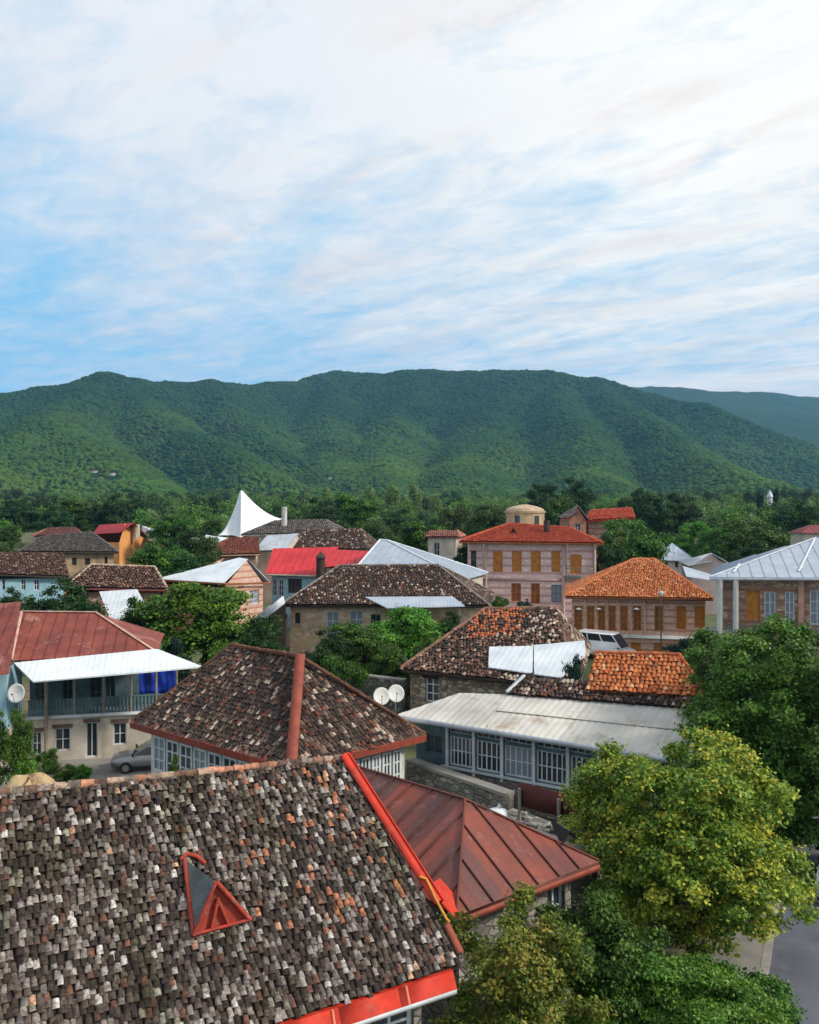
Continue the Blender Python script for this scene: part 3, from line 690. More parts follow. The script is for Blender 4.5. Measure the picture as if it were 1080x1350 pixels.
# ------------------------------------------------------------------ two-storey house on the left with verandah and white awning
def verandah_house():
    FL = D(14, 871, 46.5); FR = D(236, 861, 48.6); FR[2] = FL[2]; u = unit((FR-FL)*V(1, 1, 0)); nn = V(-u[1], u[0], 0)
    root = thing('house', 'two-storey cream house with rust-red roof, teal verandah and pale sheet awning', 'house', (*((FL+FR)/2+nn*4)[:2], 0), HG)
    RL = D(28, 807, 51.2); RR = D(126, 808, 52.3)
    FRr = D(207, 861, 48.25); RR = on_plane(126, 808, FL, np.cross(FRr-FL, RL-FL))
    mb = MB(); BRk = FRr+nn*8; facet(mb, [FL, FRr, RR, RL], 'seam', step=.62); slab(mb, [FRr, BRk, RR], .06); slab(mb, [BRk, FL+nn*8, RL, RR], .06)
    W0 = D(-110, 905, 43.6); W1 = D(12, 887, 44.4); W2 = D(28, 807, 51.1); W3 = D(-70, 803, 50.6)
    facet(mb, [W0, W1, W2, W3], 'seam', step=.62)
    ro = mb.build('roof', M_rust2, root)
    cp = MB(); cp.bar(RL+V(0, 0, .06), FL+V(0, 0, .06), .22, .06); cp.bar(RL+V(0, 0, .06), RR+V(0, 0, .06), .16, .06); cp.bar(RR+V(0, 0, .06), FRr+V(0, 0, .06), .14, .05)
    cp.build('ridge_cap', mk('pale_capping', S(206, 178, 162), S(176, 130, 112), 1.6, .6), root).parent = ro
    # awning
    AL = D(44, 899, 44.6); AR = D(268, 879, 46.6); bl = D(18, 874, 46.1); br = D(207, 862, 48.0)
    mb = MB(); facet(mb, [AL, AR, br, bl], 'corr', wave=.3, h=.01, sheet=1.1); mb.build('awning', M_white_sheet, root)
    # walls
    q = [FL+u*.6+nn*2.0, FRr-u*.2+nn*2.0, FRr-u*.2+nn*8, FL+u*.6+nn*8]; zf = 2.86
    f = Side(q[0], q[1]); up = [f.px(x0, 905, x1, 942) for x0, x1 in ((48, 60), (82, 97), (118, 134), (138, 152))]
    g = Side(FL+u*.7+nn*.5, FR+nn*.5)                     # ground floor stands forward under the verandah
    lo = [g.px(42, 965, 55, 996), g.px(72, 960, 93, 990), g.px(149, 953, 167, 982)]; dr = [g.px(113, 957, 129, 1003)]
    mb = MB(); wall_face(mb, f, zf, 6.0, [(h[0], h[1], 3.05, 5.0) for h in up])
    for i, j in ((1, 2), (2, 3), (3, 0)): wall_face(mb, Side(q[i], q[j]), 0, 6.0, [])
    mb.build('upper_wall', M_teal, root)
    for k, h in enumerate(up): opening(root, f, (h[0], h[1], 3.05, 5.0), 2, 2 if k % 2 else 3, M_teal, M_glass)
    lo = [(h[0], h[1], max(h[2], .5), min(h[3], 2.35)) for h in lo]; dr = [(h[0], h[1], -.05+.35, 2.3) for h in dr]
    mb = MB(); wall_face(mb, g, -.1, zf-.18, lo+dr); e_ = [g.A, g.B, g.B+nn*2, g.A+nn*2]
    wall_face(mb, Side(e_[1], e_[2]), -.1, zf-.18, []); wall_face(mb, Side(e_[3], e_[0]), -.1, zf-.18, [])
    mb.build('lower_wall', M_cream, root)
    for h in lo:
        opening(root, g, h, 2, 2, M_whitetrim, M_glass)
    opening(root, g, dr[0], 2, 1, M_whitetrim, M_glass, 'door', pane='door_leaf')
    for h in lo+dr: MB().box(g.at(h[0]-.12, h[3]+.02, .003), g.u*(h[1]-h[0]+.24), V(0, 0, .2), g.n*.06).build('lintel', mk('lintel_brick', S(116, 92, 84), S(92, 74, 70), 3, .9), root)
    # verandah floor, posts, rail
    mb = MB(); mb.box(g.at(0, zf-.17, .25), g.u*g.L, g.n*-2.0, V(0, 0, .16)); mb.build('verandah_floor', M_whitetrim, root)
    for x in (60, 98, 137, 173, 206, 233):
        p = on_plane(x, 920, g.at(0, 0, .12), g.n); mb = MB(); mb.cbox((p[0], p[1], zf), .13, .13, 2.62, rz=math.atan2(u[1], u[0])); mb.build('post', M_greywood, root)
    p = on_plane(61, 960, g.at(0, 0, .42), g.n); MB().cbox((p[0], p[1], 0), .16, .16, 5.35).build('post', M_greywood, root)
    mb = MB(); mb.box(g.at(.1, zf+.86, .13), g.u*(g.L-.2), g.n*.06, V(0, 0, .06))
    x = .15
    while x < g.L-.15: mb.box(g.at(x, zf+.02, .14), g.u*.17, g.n*.03, V(0, 0, .83)); x += .2
    mb.build('railing', M_teal, root)
    # light blue side wing wall at the left edge
    w = Side(D(-110, 920, 44.6), D(9, 920, 45.4)); w2 = w.B+V(-w.u[1], w.u[0], 0)*3
    mb = MB(); wall_face(mb, w, zf-.3, 5.9, []); wall_face(mb, Side(w.B, w2), zf-.3, 5.9, []); mb.build('wing_wall', M_lblue, root)
    mb = MB(); wall_face(mb, w, -.1, zf-.3, []); wall_face(mb, Side(w.B, w2), -.1, zf-.3, []); mb.build('wing_wall', M_cream, root)
    # tarpaulin hung at the right end of the verandah
    a, b = [on_plane(x, 905, g.at(0, 0, -.2), g.n) for x in (184, 232)]; nx, nz = 16, 8; vs = []
    for j in range(nz+1):
        for i in range(nx+1): t = i/nx; vs.append(a*(1-t)*V(1,1,0)+b*t*V(1,1,0)+V(0, 0, zf+.9+1.6*j/nz)+g.n*(.06*math.sin(t*19+j*.4)+.03*math.sin(j*1.3+t*5)))
    fs = [[j*(nx+1)+i, j*(nx+1)+i+1, (j+1)*(nx+1)+i+1, (j+1)*(nx+1)+i] for j in range(nz) for i in range(nx)]
    o = MB().add(vs, fs).build('tarpaulin', M_tarp, smooth=True); m = o.modifiers.new('thick', 'SOLIDIFY'); m.thickness = .01
    tag(o, 'bright blue tarpaulin hung across the right end of the verandah', 'tarpaulin')
verandah_house()

# ------------------------------------------------------------------ long glazed building with pale metal roof, tiles and orange tiles above
def gallery_house():
    E0 = P(522, 943, 4.5); E1 = P(912, 1004, 4.5); e = unit((E1-E0)*V(1, 1, 0)); m = V(-e[1], e[0], 0)
    n1 = unit(np.cross(e, m+V(0, 0, .24))); n1 = n1 if n1[2] > 0 else -n1
    pl = lambda x, y: on_plane(x, y, E0, n1)
    root = thing('house', 'long glazed-gallery house with pale metal lower roof and orange tiles along its ridge', 'house', (*((E0+E1)/2+m*5)[:2], 0), HG)
    M0, M1 = pl(669, 916), pl(922, 936); mb = MB()
    facet(mb, [pl(640, 961), E1, M1, M0], 'corr', wave=.34, h=.02, sheet=1.35)
    facet(mb, [E0, pl(640, 961), M0, pl(606, 914)], 'corr', wave=.34, h=.02, sheet=.9)
    # cross laps of the sheets
    for t in (.42, .47): a, b = pl(640, 961)*(1-t)+M0*t, E1*(1-t)+M1*t
    a, b = pl(655, 938), pl(912, 965); mb.bar(a+n1*.05, b+n1*.05, .10, .03, c=(.85, .83, .78))
    ro = mb.build('metal_roof', M_pale, root)
    fb = MB(); fb.bar(E0-V(0, 0, .08)-m*.03, E1-V(0, 0, .08)-m*.03, .06, .22); fb.build('fascia', M_zinc, root)
    # tiled upper slope
    a2 = unit((M1-M0)); n2 = unit(np.cross(a2, m+V(0, 0, .62))); n2 = n2 if n2[2] > 0 else -n2; M0b = M0+V(0, 0, .12)
    p2 = lambda x, y: on_plane(x, y, M0b, n2)
    mb = MB(); T0, T1 = p2(669, 914), p2(924, 934)
    facet(mb, [T0, T1, p2(930, 914), p2(776, 902), p2(692, 892)], 'tile', PAL_dark, cs=.2, rs=.24, jit=.025)
    mb.build('tile_roof', M_tile, root)
    mb = MB(); O = [p2(772, 912)+n2*.14, p2(934, 922)+n2*.14, p2(896, 868)+n2*.14, p2(785, 865)+n2*.14]
    facet(mb, O, 'tile', PAL_orange, cs=.22, rs=.27, jit=.02, under=S(146, 84, 54))
    dn = V(0, 0, -2.6); Bk = m*5.2; slab(mb, [O[2]+V(0,0,-.02), O[3]+V(0,0,-.02), O[3]+Bk+dn, O[2]+Bk+dn], .1, M_under)
    mb.build('orange_tile_roof', M_tile, root)
    mb = MB(); slab(mb, [p2(930, 914), p2(692, 892), p2(692, 892)+m*4-V(0, 0, 1.6), p2(930, 914)+m*4-V(0, 0, 1.6)], .1); mb.build('back_roof', M_zinc, root)
    cp = MB(); capline(cp, O[3]+V(0, 0, .06), O[2]+V(0, 0, .06), .13, c=S(196, 106, 62)); capline(cp, O[1]+V(0, 0, .06), O[2]+V(0, 0, .06), .12, c=S(200, 98, 54)); cp.build('ridge_cap', M_tile, root)
    vg = MB(); vg.bar(T0+n2*.08, p2(692, 892)+n2*.08, .18, .12); vg.build('verge_strip', M_whitetrim, root)
    # walls
    q = [E0+e*.7+m*.75, E1-e*.3+m*.75, E1-e*.3+m*7.2, E0+e*.7+m*7.2]; f = Side(q[0], q[1])
    zt = 4.42; zs = 2.3; ht = [h[0] for h in [f.px(x, 980, x+2, 1000) for x in (590, 625, 662, 704, 749, 790, 828, 866, 900)]]
    mb = MB(); holes = [(ht[i]+.08, ht[i+1]-.08, zs, 3.72) for i in range(len(ht)-1)]
    tr = [(h[0], h[1], 3.84, 4.28) for h in holes]; side = [(.5, ht[0]-.3, 2.7, 3.6)] if ht[0] > 1.2 else []
    wall_face(mb, f, -.1, zt, holes+tr+side)
    for i, j in ((1, 2), (2, 3), (3, 0)): wall_face(mb, Side(q[i], q[j]), -.1, zt, [])
    mb.build('wall', M_teal, root)
    for k, h in enumerate(holes): opening(root, f, h, [6, 5, 5, 6, 5, 6, 5, 6][k], 2, M_whitetrim, M_curtain if k in (2, 6) else M_glass, fw=.08)
    for h in tr: opening(root, f, h, 4, 1, M_whitetrim, M_glass, 'transom', fw=.05)
    for h in side: opening(root, f, h, 2, 1, M_teal, M_glass)
    for u in ht:
        MB().box(f.at(u-.075, zs-.3, .004), f.u*.15, f.n*.07, V(0, 0, zt-zs+.28)).build('post', M_whitetrim, root)
    MB().box(f.at(ht[0]-.3, zs-.12, .003), f.u*(ht[-1]-ht[0]+.6), f.n*.14, V(0, 0, .09)).build('sill', M_whitetrim, root)
    mb = MB(); mb.box(f.at(0, zs-1.5, .003), f.u*f.L, f.n*.05, V(0, 0, 1.3)); mb.build('wall_base', M_grstone, root)
    # stone yard wall in front with the raised rusty sheet fence beyond it
    a = P(536, 1001, 2.5); b = P(668, 1046, 2.5); w = thing('stone_wall', 'low grey rubble yard wall below the glazed gallery', 'wall', (*((a+b)/2)[:2], 0), None)
    ee = unit((b-a)*V(1, 1, 0)); nb = V(-ee[1], ee[0], 0); mb = MB(); mb.box(V(a[0], a[1], -.1), ee*np.linalg.norm((b-a)[:2]), nb*.45, V(0, 0, 2.45)); mb.build('masonry', M_grstone, w)
    mb = MB(); mb.box(V(a[0], a[1], 2.352)-nb*.06, ee*np.linalg.norm((b-a)[:2]), nb*.57, V(0, 0, .14)); mb.build('coping', M_concrete, w)
    a = D(664, 1046, 34.4); b = D(800, 1078, 30.6); tz = 2.05; ee = unit((b-a)*V(1, 1, 0)); nb = V(-ee[1], ee[0], 0)
    t = thing('stone_terrace', 'rough stone terrace under the rusty sheet fence', 'terrace', (a[0], a[1], 0)); mb = MB(); L = np.linalg.norm((b-a)[:2])
    mb.box(V(a[0], a[1], -.1)-nb*1.6, ee*L, nb*2.2, V(0, 0, tz+.1))
    for i in range(70):
        s_ = random.uniform(.12, .32); p = V(a[0], a[1], tz)+ee*random.uniform(0, L)-nb*random.uniform(-.3, 1.5); mb.cbox(p, s_, s_*random.uniform(.6, 1.2), s_*random.uniform(.4, .8), rz=random.uniform(0, 3))
    mb.build('stones', M_grstone, t)
    fa = D(684, 1031, 33.2); fb_ = D(815, 1046, 30.3); fz = 2.55; t = thing('sheet_fence', 'dark rusty sheet metal fence raised on pale posts', 'fence', (fa[0], fa[1], tz))
    ee = unit((fb_-fa)*V(1, 1, 0)); L = np.linalg.norm((fb_-fa)[:2]); mb = MB(); z1 = fa[2]
    zb = z1-.92; nn_ = V(ee[1], -ee[0], 0); poly = [V(fa[0], fa[1], zb), V(fb_[0], fb_[1], zb), V(fb_[0], fb_[1], z1), V(fa[0], fa[1], z1)]
    k = int(L/.1); vs, fs = [], []
    for i in range(k+1):
        p = V(fa[0], fa[1], 0)+ee*L*i/k+nn_*(.02 if i % 2 else 0); vs += [p+V(0, 0, zb), p+V(0, 0, z1)]
        if i: fs.append([2*i-2, 2*i, 2*i+1, 2*i-1])
    mb.add(vs, fs); o = mb.build('sheet', mk('dark_rust_sheet', S(96, 40, 32), S(70, 30, 26), 1.5, .75, .2, 20), t); md = o.modifiers.new('thick', 'SOLIDIFY'); md.thickness = .012
    for x in (.1, 1.9, 3.7):
        if x < L: MB().cbox(V(fa[0], fa[1], tz)+ee*x+nn_*.09, .12, .12, z1-tz-.2).build('post', M_concrete, t)
    mb = MB(); mb.bar(V(fa[0], fa[1], zb+.1)-nn_*.05, V(fb_[0], fb_[1], zb+.1)-nn_*.05, .06); mb.build('rail', M_darkwood, t)
    # white sacks heaped by the wall
    c = D(656, 1064, 33.0); 
    mb = MB()
    sk = thing('sack', 'bulging white sack slumped by the stone terrace', 'sack', (c[0], c[1], tz))
    vs = []; fs = []; na, nb_ = 14, 9
    for j in range(nb_+1):
        for i in range(na):
            th = 2*math.pi*i/na; ph = math.pi*j/nb_; r = 1+.08*math.sin(3*th+j)+.05*math.sin(5*th)
            vs.append(V(c[0]+.48*r*math.cos(th)*math.sin(ph)**.8, c[1]+.38*r*math.sin(th)*math.sin(ph)**.8, tz+.30-.32*math.cos(ph)+.02))
    fs = [[j*na+i, j*na+(i+1) % na, (j+1)*na+(i+1) % na, (j+1)*na+i] for j in range(nb_) for i in range(na)]
    MB().add(vs, fs).build('sack_body', M_white_sheet, sk, smooth=True)
    top = V(c[0], c[1], tz+.6); MB().tube([top, top+V(.05, 0, .1), top+V(.12, .02, .16)], [.1, .05, .12], 8).build('tied_neck', M_white_sheet, sk, smooth=True)
    # low shed roof in the yard
    sh = thing('shed', 'low grey flat-roofed shed beside the rusty metal wing', 'shed', (*D(735, 1100, 27.5)[:2], 0), HG)
    q = [D(640, 1073, 28.8), D(740, 1110, 26.6), D(800, 1098, 27.8), D(700, 1062, 30.2)]; zz = 3.0
    q = [V(p[0], p[1], zz) for p in q]; mb = MB(); slab(mb, q, .12); mb.build('roof', M_concrete, sk and sh); q2 = inset(q, .2); mb = MB()
    for i in range(4): wall_face(mb, Side(q2[i], q2[(i+1) % 4]), -.1, zz-.12, [])
    mb.build('wall', M_grstone, sh)
gallery_house()

# ------------------------------------------------------------------ stone house with the domed-looking tile roof and white sheets
def stone_house():
    FL = P(529, 882, 4.6); FR = P(760, 906, 4.6); RL = D(640, 804, 56.0); RR = D(733, 803, 54.6)
    def spec(a, b, pos, c):
        k = (b > 3.9+.5*np.sin(a*1.3)) & (a < 6.2) & (a > 2.6) & (rng.random(len(a)) < .55); c = c.copy(); c[k] = np.array(S(196, 110, 70))*rng.uniform(.75, 1.1, (k.sum(), 1))
        k = (a > 6.6) & (rng.random(len(a)) < .22); c[k] = np.array(S(206, 190, 172))*rng.uniform(.7, 1.05, (k.sum(), 1)); return c
    pal = palette([S(74, 56, 48), S(104, 76, 64), S(140, 108, 92), S(54, 44, 40), S(176, 150, 134)], [28, 26, 14, 22, 8], .3, spec)
    root, S_, zt, zg, q = house('stone house with mottled brown and orange tile roof partly covered by white sheets', FL, FR, 10, RL, RR,
        ('tile', M_tile, pal, dict(cs=.22, rs=.26, jit=.03)), M_rubble, ins=.5, wins=[('f', 561, 891, 579, 926, 2, 3, M_whitetrim, M_glass)], cap=None, BR=V(13.3, 61.6, 4.6))
    cb = MB()
    for p, r in ((RL, RR), (FL, RL), (FR, RR)): capline(cb, p+V(0, 0, .08), r+V(0, 0, .08), .14, c=S(150, 112, 92))
    cb.build('ridge_cap', M_tile, root)
    o, e, s, n, ab = frame2([FL, FR, RR, RL]); pp = lambda x, y: on_plane(x, y, o, n)+n*.24
    for pl, st in (([(645, 884), (703, 892), (704, 856), (646, 857)], 1), ([(705, 893), (741, 898), (773, 868), (772, 849), (705, 855)], 2)):
        mb = MB(); facet(mb, [pp(*v) for v in pl], 'corr', wave=.36, h=.012, sheet=.9); mb.build('roof_sheet', M_white_sheet, root)
    mb = MB(); mb.bar(FL-V(0, 0, .12), FR-V(0, 0, .12), .06, .2); mb.build('fascia', M_darkwood, root)
    lt = MB(); f = S_['f']; lt.box(f.at(f.px(558, 886, 582, 888)[0], 4.1, .004), f.u*1.1, f.n*.06, V(0, 0, .2)); lt.build('lintel', M_darkwood, root)
stone_house()
a = D(440, 886, 60); b = D(532, 888, 57); w = thing('stone_wall', 'grey stone garden wall behind the satellite dishes', 'wall', (*((a+b)/2)[:2], 0))
ee = unit((b-a)*V(1, 1, 0)); mb = MB(); mb.box(V(a[0], a[1], -.1), ee*np.linalg.norm((b-a)[:2]), V(-ee[1], ee[0], 0)*.5, V(0, 0, 2.9)); mb.build('masonry', M_grstone, w)
mb = MB(); mb.box(V(a[0], a[1], 2.81)-V(-ee[1], ee[0], 0)*.05, ee*np.linalg.norm((b-a)[:2]), V(-ee[1], ee[0], 0)*.6, V(0, 0, .12)); mb.build('coping', M_concrete, w)

# ------------------------------------------------------------------ middle distance houses
W, G, K = M_whitetrim, M_glass, M_curtain
T_ = lambda pal, cs=.3, rs=.36, **k: ('tile', M_tile, pal, dict(cs=cs*.85, rs=rs*.85, jit=.02, under=S(150, 86, 54) if pal is PAL_orange else S(160, 66, 42) if pal is PAL_redor else S(112, 66, 54) if pal is PAL_pinkish else None, **k))
# dark tile house with the blue-white awning
root, S_, zt, zg, q = house('plastered stone house with long dark tile roof and pale blue awning sheet', D(372, 797, 76), D(645, 798, 73.5), 11.5, D(448, 746, 82), D(577, 745, 80.5), T_(PAL_dark), mk_stone('patched_plaster_stone', (S(196, 172, 142), S(170, 144, 118), S(206, 188, 166)), S(188, 166, 138), 1.6, None, .25), ins=.6,
    wins=[('f', 430, 807, 447, 843, 2, 3, W, K), ('f', 461, 805, 479, 840, 2, 3, W, K), ('f', 489, 810, 502, 838, 2, 3, M_teal, G), ('f', 389, 808, 396, 822, 1, 1, M_darkwood, G)], cap=mk('pale_ridge', S(150, 140, 130), S(104, 94, 88), 1.5, .9), capr=.13, fascia=M_darkwood)
mb = MB(); facet(mb, [D(511, 802, 71.4), D(613, 799, 71.2), D(597, 788, 73.6), D(481, 787, 74.4)], 'corr', wave=.3, h=.012, sheet=1.2); mb.build('awning', M_bluezinc, root)
for x in (515, 560, 606): p = D(x, 802, 71.6); MB().cbox((p[0], p[1], ground_z(p[0], p[1])-.1), .12, .12, p[2]-ground_z(p[0], p[1])+.02).build('post', M_greywood, root)
# lean-to at its left
FL, FR = D(336, 813, 74), D(347, 823, 72.5)
root = thing('shed', 'dark timber lean-to with grey sloping roof beside the plastered house', 'shed', (*D(362, 820, 74)[:2], ground_z(*D(362, 820, 74)[:2])), HG)
L1, L2, H1 = D(338, 823, 71.5), D(338, 813, 75.5), D(376, 794, 71.5); pl = [L2, L1, H1, L2+H1-L1]; mb = MB(); slab(mb, pl, .1); ribs(mb, pl, .4, .05, .04); mb.build('roof', M_zinc, root)
qq = inset([V(p[0], p[1], 0) for p in [D(340, 825, 72), D(380, 825, 72), D(382, 825, 77), D(342, 825, 77)]], .2); mb = MB()
s0 = Side(qq[0], qq[1]); hh = s0.px(357, 825, 365, 840)
wall_face(mb, s0, .7, 5.0, [hh])
for i in (1, 2, 3): wall_face(mb, Side(qq[i], qq[(i+1) % 4]), .7, 5.0, [])
mb.poly([s0.at(0, 5.0), s0.at(s0.L, 5.0), s0.at(s0.L, 6.6)]); mb.build('wall', M_darkwood, root); opening(root, s0, hh, 2, 2, W, G)

# orange hipped house
wins = [('f', a, 798.5, b, 832, 2, 3, M_wood, M_brownwood) for a, b in ((757, 768), (774, 784), (788.5, 798), (802.5, 812), (818, 828), (835, 846))]
wins += [('f', 863, 799, 875, 832, 2, 2, M_wood, M_brownwood), ('f', 892, 799, 905, 830, 2, 2, M_wood, M_wood), ('f', 916, 799, 930, 828, 2, 2, M_wood, M_wood), ('f', 832, 848, 845, 866, 2, 1, M_wood, M_wood), ('f', 862, 848, 874, 862, 2, 1, M_wood, M_wood)]
root, S_, zt, zg, q = house('peach brick house with steep orange hipped roof and narrow wooden windows', D(746, 786, 77.5), D(940, 789, 75), 11, D(836, 737, 82.5), D(863, 737, 81.5), T_(PAL_orange, .26, .34), M_peach, ins=.55, wins=wins, cap=mk('orange_ridge', S(206, 118, 66), S(180, 92, 52), 2, .85), fascia=M_brownwood)
f = S_['f']; M_pil = mk('pale_pilaster', S(206, 170, 146), S(184, 148, 126), 1.5, .85)
for x in (771, 786, 800, 815, 831.5, 850): h = f.px(x-1.6, 795, x+1.6, 838); MB().box(f.at(h[0], h[2], .004), f.u*(h[1]-h[0]), f.n*.14, V(0, 0, zt-h[2]-.05)).build('pilaster', M_pil, root)
h = f.px(752, 836, 936, 841); MB().box(f.at(max(h[0], -.05), h[2], .005), f.u*(f.L+.05), f.n*.2, V(0, 0, .24)).build('string_course', M_whitetrim, root)
for x in (763, 789, 839): 
    p = on_plane(x, 803, f.at(0, 0, .35), f.n); mb = MB(); mb.tube([p+V(0, 0, .14), p+V(0, 0, 0)], [.06, .3], 10); mb.bar(p+V(0, 0, .12), p+V(0, 0, .12)-f.n*.36, .04); mb.build('wall_lamp', M_dish, root)

# pink caravanserai-like house
wins = [('f', a, 726.5, b, 754, 2, 2, M_wood, M_wood) for a, b in ((650, 663), (675, 688), (700, 713), (727, 739))]
wins += [('f', 752, 731, 767, 757, 2, 1, M_wood, M_wood, 'door'), ('f', 674, 769, 687, 793, 2, 2, M_wood, M_brownwood), ('f', 700, 769, 712, 796, 2, 2, M_wood, M_brownwood), ('f', 727, 771, 740, 794, 2, 2, M_metalgrey, K), ('f', 621, 726, 628, 755, 1, 2, M_darkwood, G)]
root, S_, zt, zg, q = house('large pink stone house with red-orange roof and tall ochre wooden windows', D(606, 714, 101), D(795, 716, 99), 14, D(672, 690, 108.5), D(752, 696, 107), T_(PAL_redor, .34, .4), M_pink, ins=.9, wins=wins, cap=mk('red_ridge', S(206, 84, 52), S(176, 66, 42), 2, .85), fascia=M_brownwood)
f = S_['f']
for x in (640.5, 743, 784): h = f.px(x-1.8, 720, x+1.8, 800); MB().box(f.at(h[0], zg, .004), f.u*(h[1]-h[0]), f.n*.18, V(0, 0, zt-zg-.02)).build('pilaster', mk('pale_pink_quoin', S(206, 178, 170), S(184, 154, 148), 1.4, .9), root)
h = f.px(645, 762, 740, 765); MB().box(f.at(h[0], h[2], .006), f.u*(h[1]-h[0]), f.n*.12, V(0, 0, .25)).build('string_course', mk('pink_course', S(198, 162, 158), None, 2, .9), root)
for x0, x1, y in ((612, 639, 757), (745, 785, 756)):
    h = f.px(x0, y, x1, y+5); u0, u1 = max(h[0], .02), min(h[1], f.L-.02); mb = MB(); mb.box(f.at(u0, h[2], .008), f.u*(u1-u0), f.n*1.0, V(0, 0, .25)); ba = mb.build('balcony', M_concrete, root)
    mb = MB(); k = 8
    for i in range(k+1): mb.box(f.at(u0+(u1-u0-.06)*i/k, h[2]+.25, .92), f.u*.06, f.n*.06, V(0, 0, .85))
    mb.box(f.at(u0, h[2]+1.1, .9), f.u*(u1-u0), f.n*.1, V(0, 0, .08)); mb.build('balustrade', M_greywood, root).parent = ba
    for u in (u0+.05, u1-.2): MB().box(f.at(u, h[2]+.25, .82), f.u*.16, f.n*.16, V(0, 0, zt-h[2]-.3)).build('post', M_greywood, root)
o, e, s, n, ab = frame2([D(606, 714, 101), D(795, 716, 99), D(752, 696, 107), D(672, 690, 108.5)]); c = on_plane(677, 704, o, n)
mb = MB(); L_, R_, Tp, K_ = c-e*.5, c+e*.5, c+V(0, 0, .8), c+s*1.6; mb.poly([L_, Tp, K_]); mb.poly([R_, K_, Tp]); dm = mb.build('roof_dormer', mk('dormer_red', S(196, 80, 50), None, 2, .85), root)
MB().poly([L_+s*.05, R_+s*.05, Tp+s*.05-V(0, 0, .1)]).build('dormer_opening', MATS['vent_dark'], root).parent = dm
c = on_plane(721, 702, o, n); MB().cbox(c-V(0, 0, .4), .7, .6, 1.9).build('chimney', M_darkwood, root)

# cupola behind it
c = D(692, 694, 117); rr = 2.75; zb = ground_z(c[0], c[1])-.1; z1 = D(692, 676, 117)[2]; z2 = D(692, 665, 117)[2]
root = thing('tower', 'beige round-topped tower rising behind the pink house', 'tower', (c[0], c[1], zb+.1), HG)
ring = lambda z, r, n_=12: [V(c[0]+r*math.cos(2*math.pi*(i+.5)/n_), c[1]+r*math.sin(2*math.pi*(i+.5)/n_), z) for i in range(n_)]
mb = MB(); mb.hexa(ring(zb, rr), ring(z1, rr)); mb.hexa(ring(z1, rr+.18), ring(z1+.25, rr+.18)); mb.build('wall', M_beige, root)
mb = MB(); pr = ring(z1+.25, rr)
for t in (.3, .6, .85, 1.0): nr = ring(z1+.25+(z2-z1-.25)*t**.8, rr*max(.08, math.cos(t*1.45))); mb.hexa(pr, nr); pr = nr
mb.build('dome', mk('dome_plaster', S(196, 168, 140), S(160, 134, 112), 1, .9), root)
for i in range(12):
    th = 2*math.pi*i/12; 
    if math.sin(th) > .3: continue
    a_ = V(math.cos(th), math.sin(th), 0); r_ = rr*math.cos(math.pi/12); p = c*V(1, 1, 0)+a_*(r_+.01)
    if i % 2 == 0: MB().box(V(p[0], p[1], z1-1.7)-V(-a_[1], a_[0], 0)*.35, V(-a_[1], a_[0], 0)*.7, a_*.06, V(0, 0, 1.3)).build('window', G, root)

# brick house upper right with red roof
house('brick house with flat red-tiled roof half hidden by a leafy tree', D(772, 686, 128), D(838, 682, 127), 8, D(778, 673, 131), D(834, 669, 131), T_(PAL_redor, .36, .42), M_brownwall, ins=.5, ends='gg', wins=[('f', 800, 690, 808, 701, 2, 2, W, G)], fascia=M_redtrim)
house('narrow grey gabled house squeezed behind the pink house roof', D(749, 683, 126), D(776, 685, 126), 9, D(761, 667, 126), D(761, 667, 135), T_(PAL_grey, .36, .42), mk('brick_pink', S(182, 124, 104), S(150, 98, 82), 2, .9), ins=.3, axis='d', wins=[('f', 758, 690, 766, 702, 2, 2, W, G)])

# light metal roofed house at the right edge
wins = [('f', 984, 779, 1002, 818, 2, 2, M_wood, M_wood, 'door'), ('f', 1008, 780, 1023, 824, 2, 3, W, K), ('f', 1035, 780, 1048, 822, 2, 3, W, K), ('f', 1068, 778, 1088, 824, 2, 3, W, K), ('f', 1010, 850, 1024, 875, 2, 2, W, G), ('f', 1120, 778, 1140, 824, 2, 3, W, K)]
FL, FR = D(936, 761, 62), D(1250, 762, 57.5); BR10 = FR + unit(V(FL[0]+.032*62, FL[1], 0))*12.5
root, S_, zt, zg, q = house('brown stone house with wide pale blue-grey metal roof and white porch posts', FL, FR, 12, D(1076, 709, 68), D(1150, 709, 66.5), ('seam', M_bluezinc, None, dict(step=.85)), M_brownwall, ins=.9, wins=wins, fascia=M_zinc, BR=BR10)
f = S_['f']; RL = D(1076, 709, 68)
cp = MB()
for a_, b_ in (((1074, 711), (1053, 754)), ((975, 744), (967, 755))):
    o, e, s, n, ab = frame2([FL, FR, D(1150, 709, 66.5), RL]); cp.bar(on_plane(*a_, o, n)+n*.06, on_plane(*b_, o, n)+n*.06, .16, .03, up=n)
cp.bar(FL+V(0, 0, .05), RL+V(0, 0, .05), .12, .05); cp.build('ridge_cap', M_white_sheet, root)
for x in (949, 970): p = D(x, 800, 61.9 if x < 960 else 61.6); MB().cbox((p[0], p[1], zg), .32, .32, FL[2]-zg-.15).build('post', M_white, root)
h = f.px(1052, 770, 1060, 820); MB().box(f.at(h[0], zg, .004), f.u*(h[1]-h[0]), f.n*.2, V(0, 0, zt-zg-.02)).build('pilaster', mk('pink_pilaster', S(206, 160, 140), S(178, 134, 118), 1.5, .9), root)
h = f.px(1000, 826, 1040, 832); MB().box(f.at(.3, h[2], .005), f.u*(f.L-.6), f.n*.35, V(0, 0, .3)).build('string_course', M_concrete, root)
mb = MB(); pz = h[2]; mb.box(V(*D(938, 800, 61.8)[:2], zg), V(1.9*1.05, -.15, 0), V(.2, 2.2, 0), V(0, 0, pz-zg)); mb.build('porch', M_concrete, root)

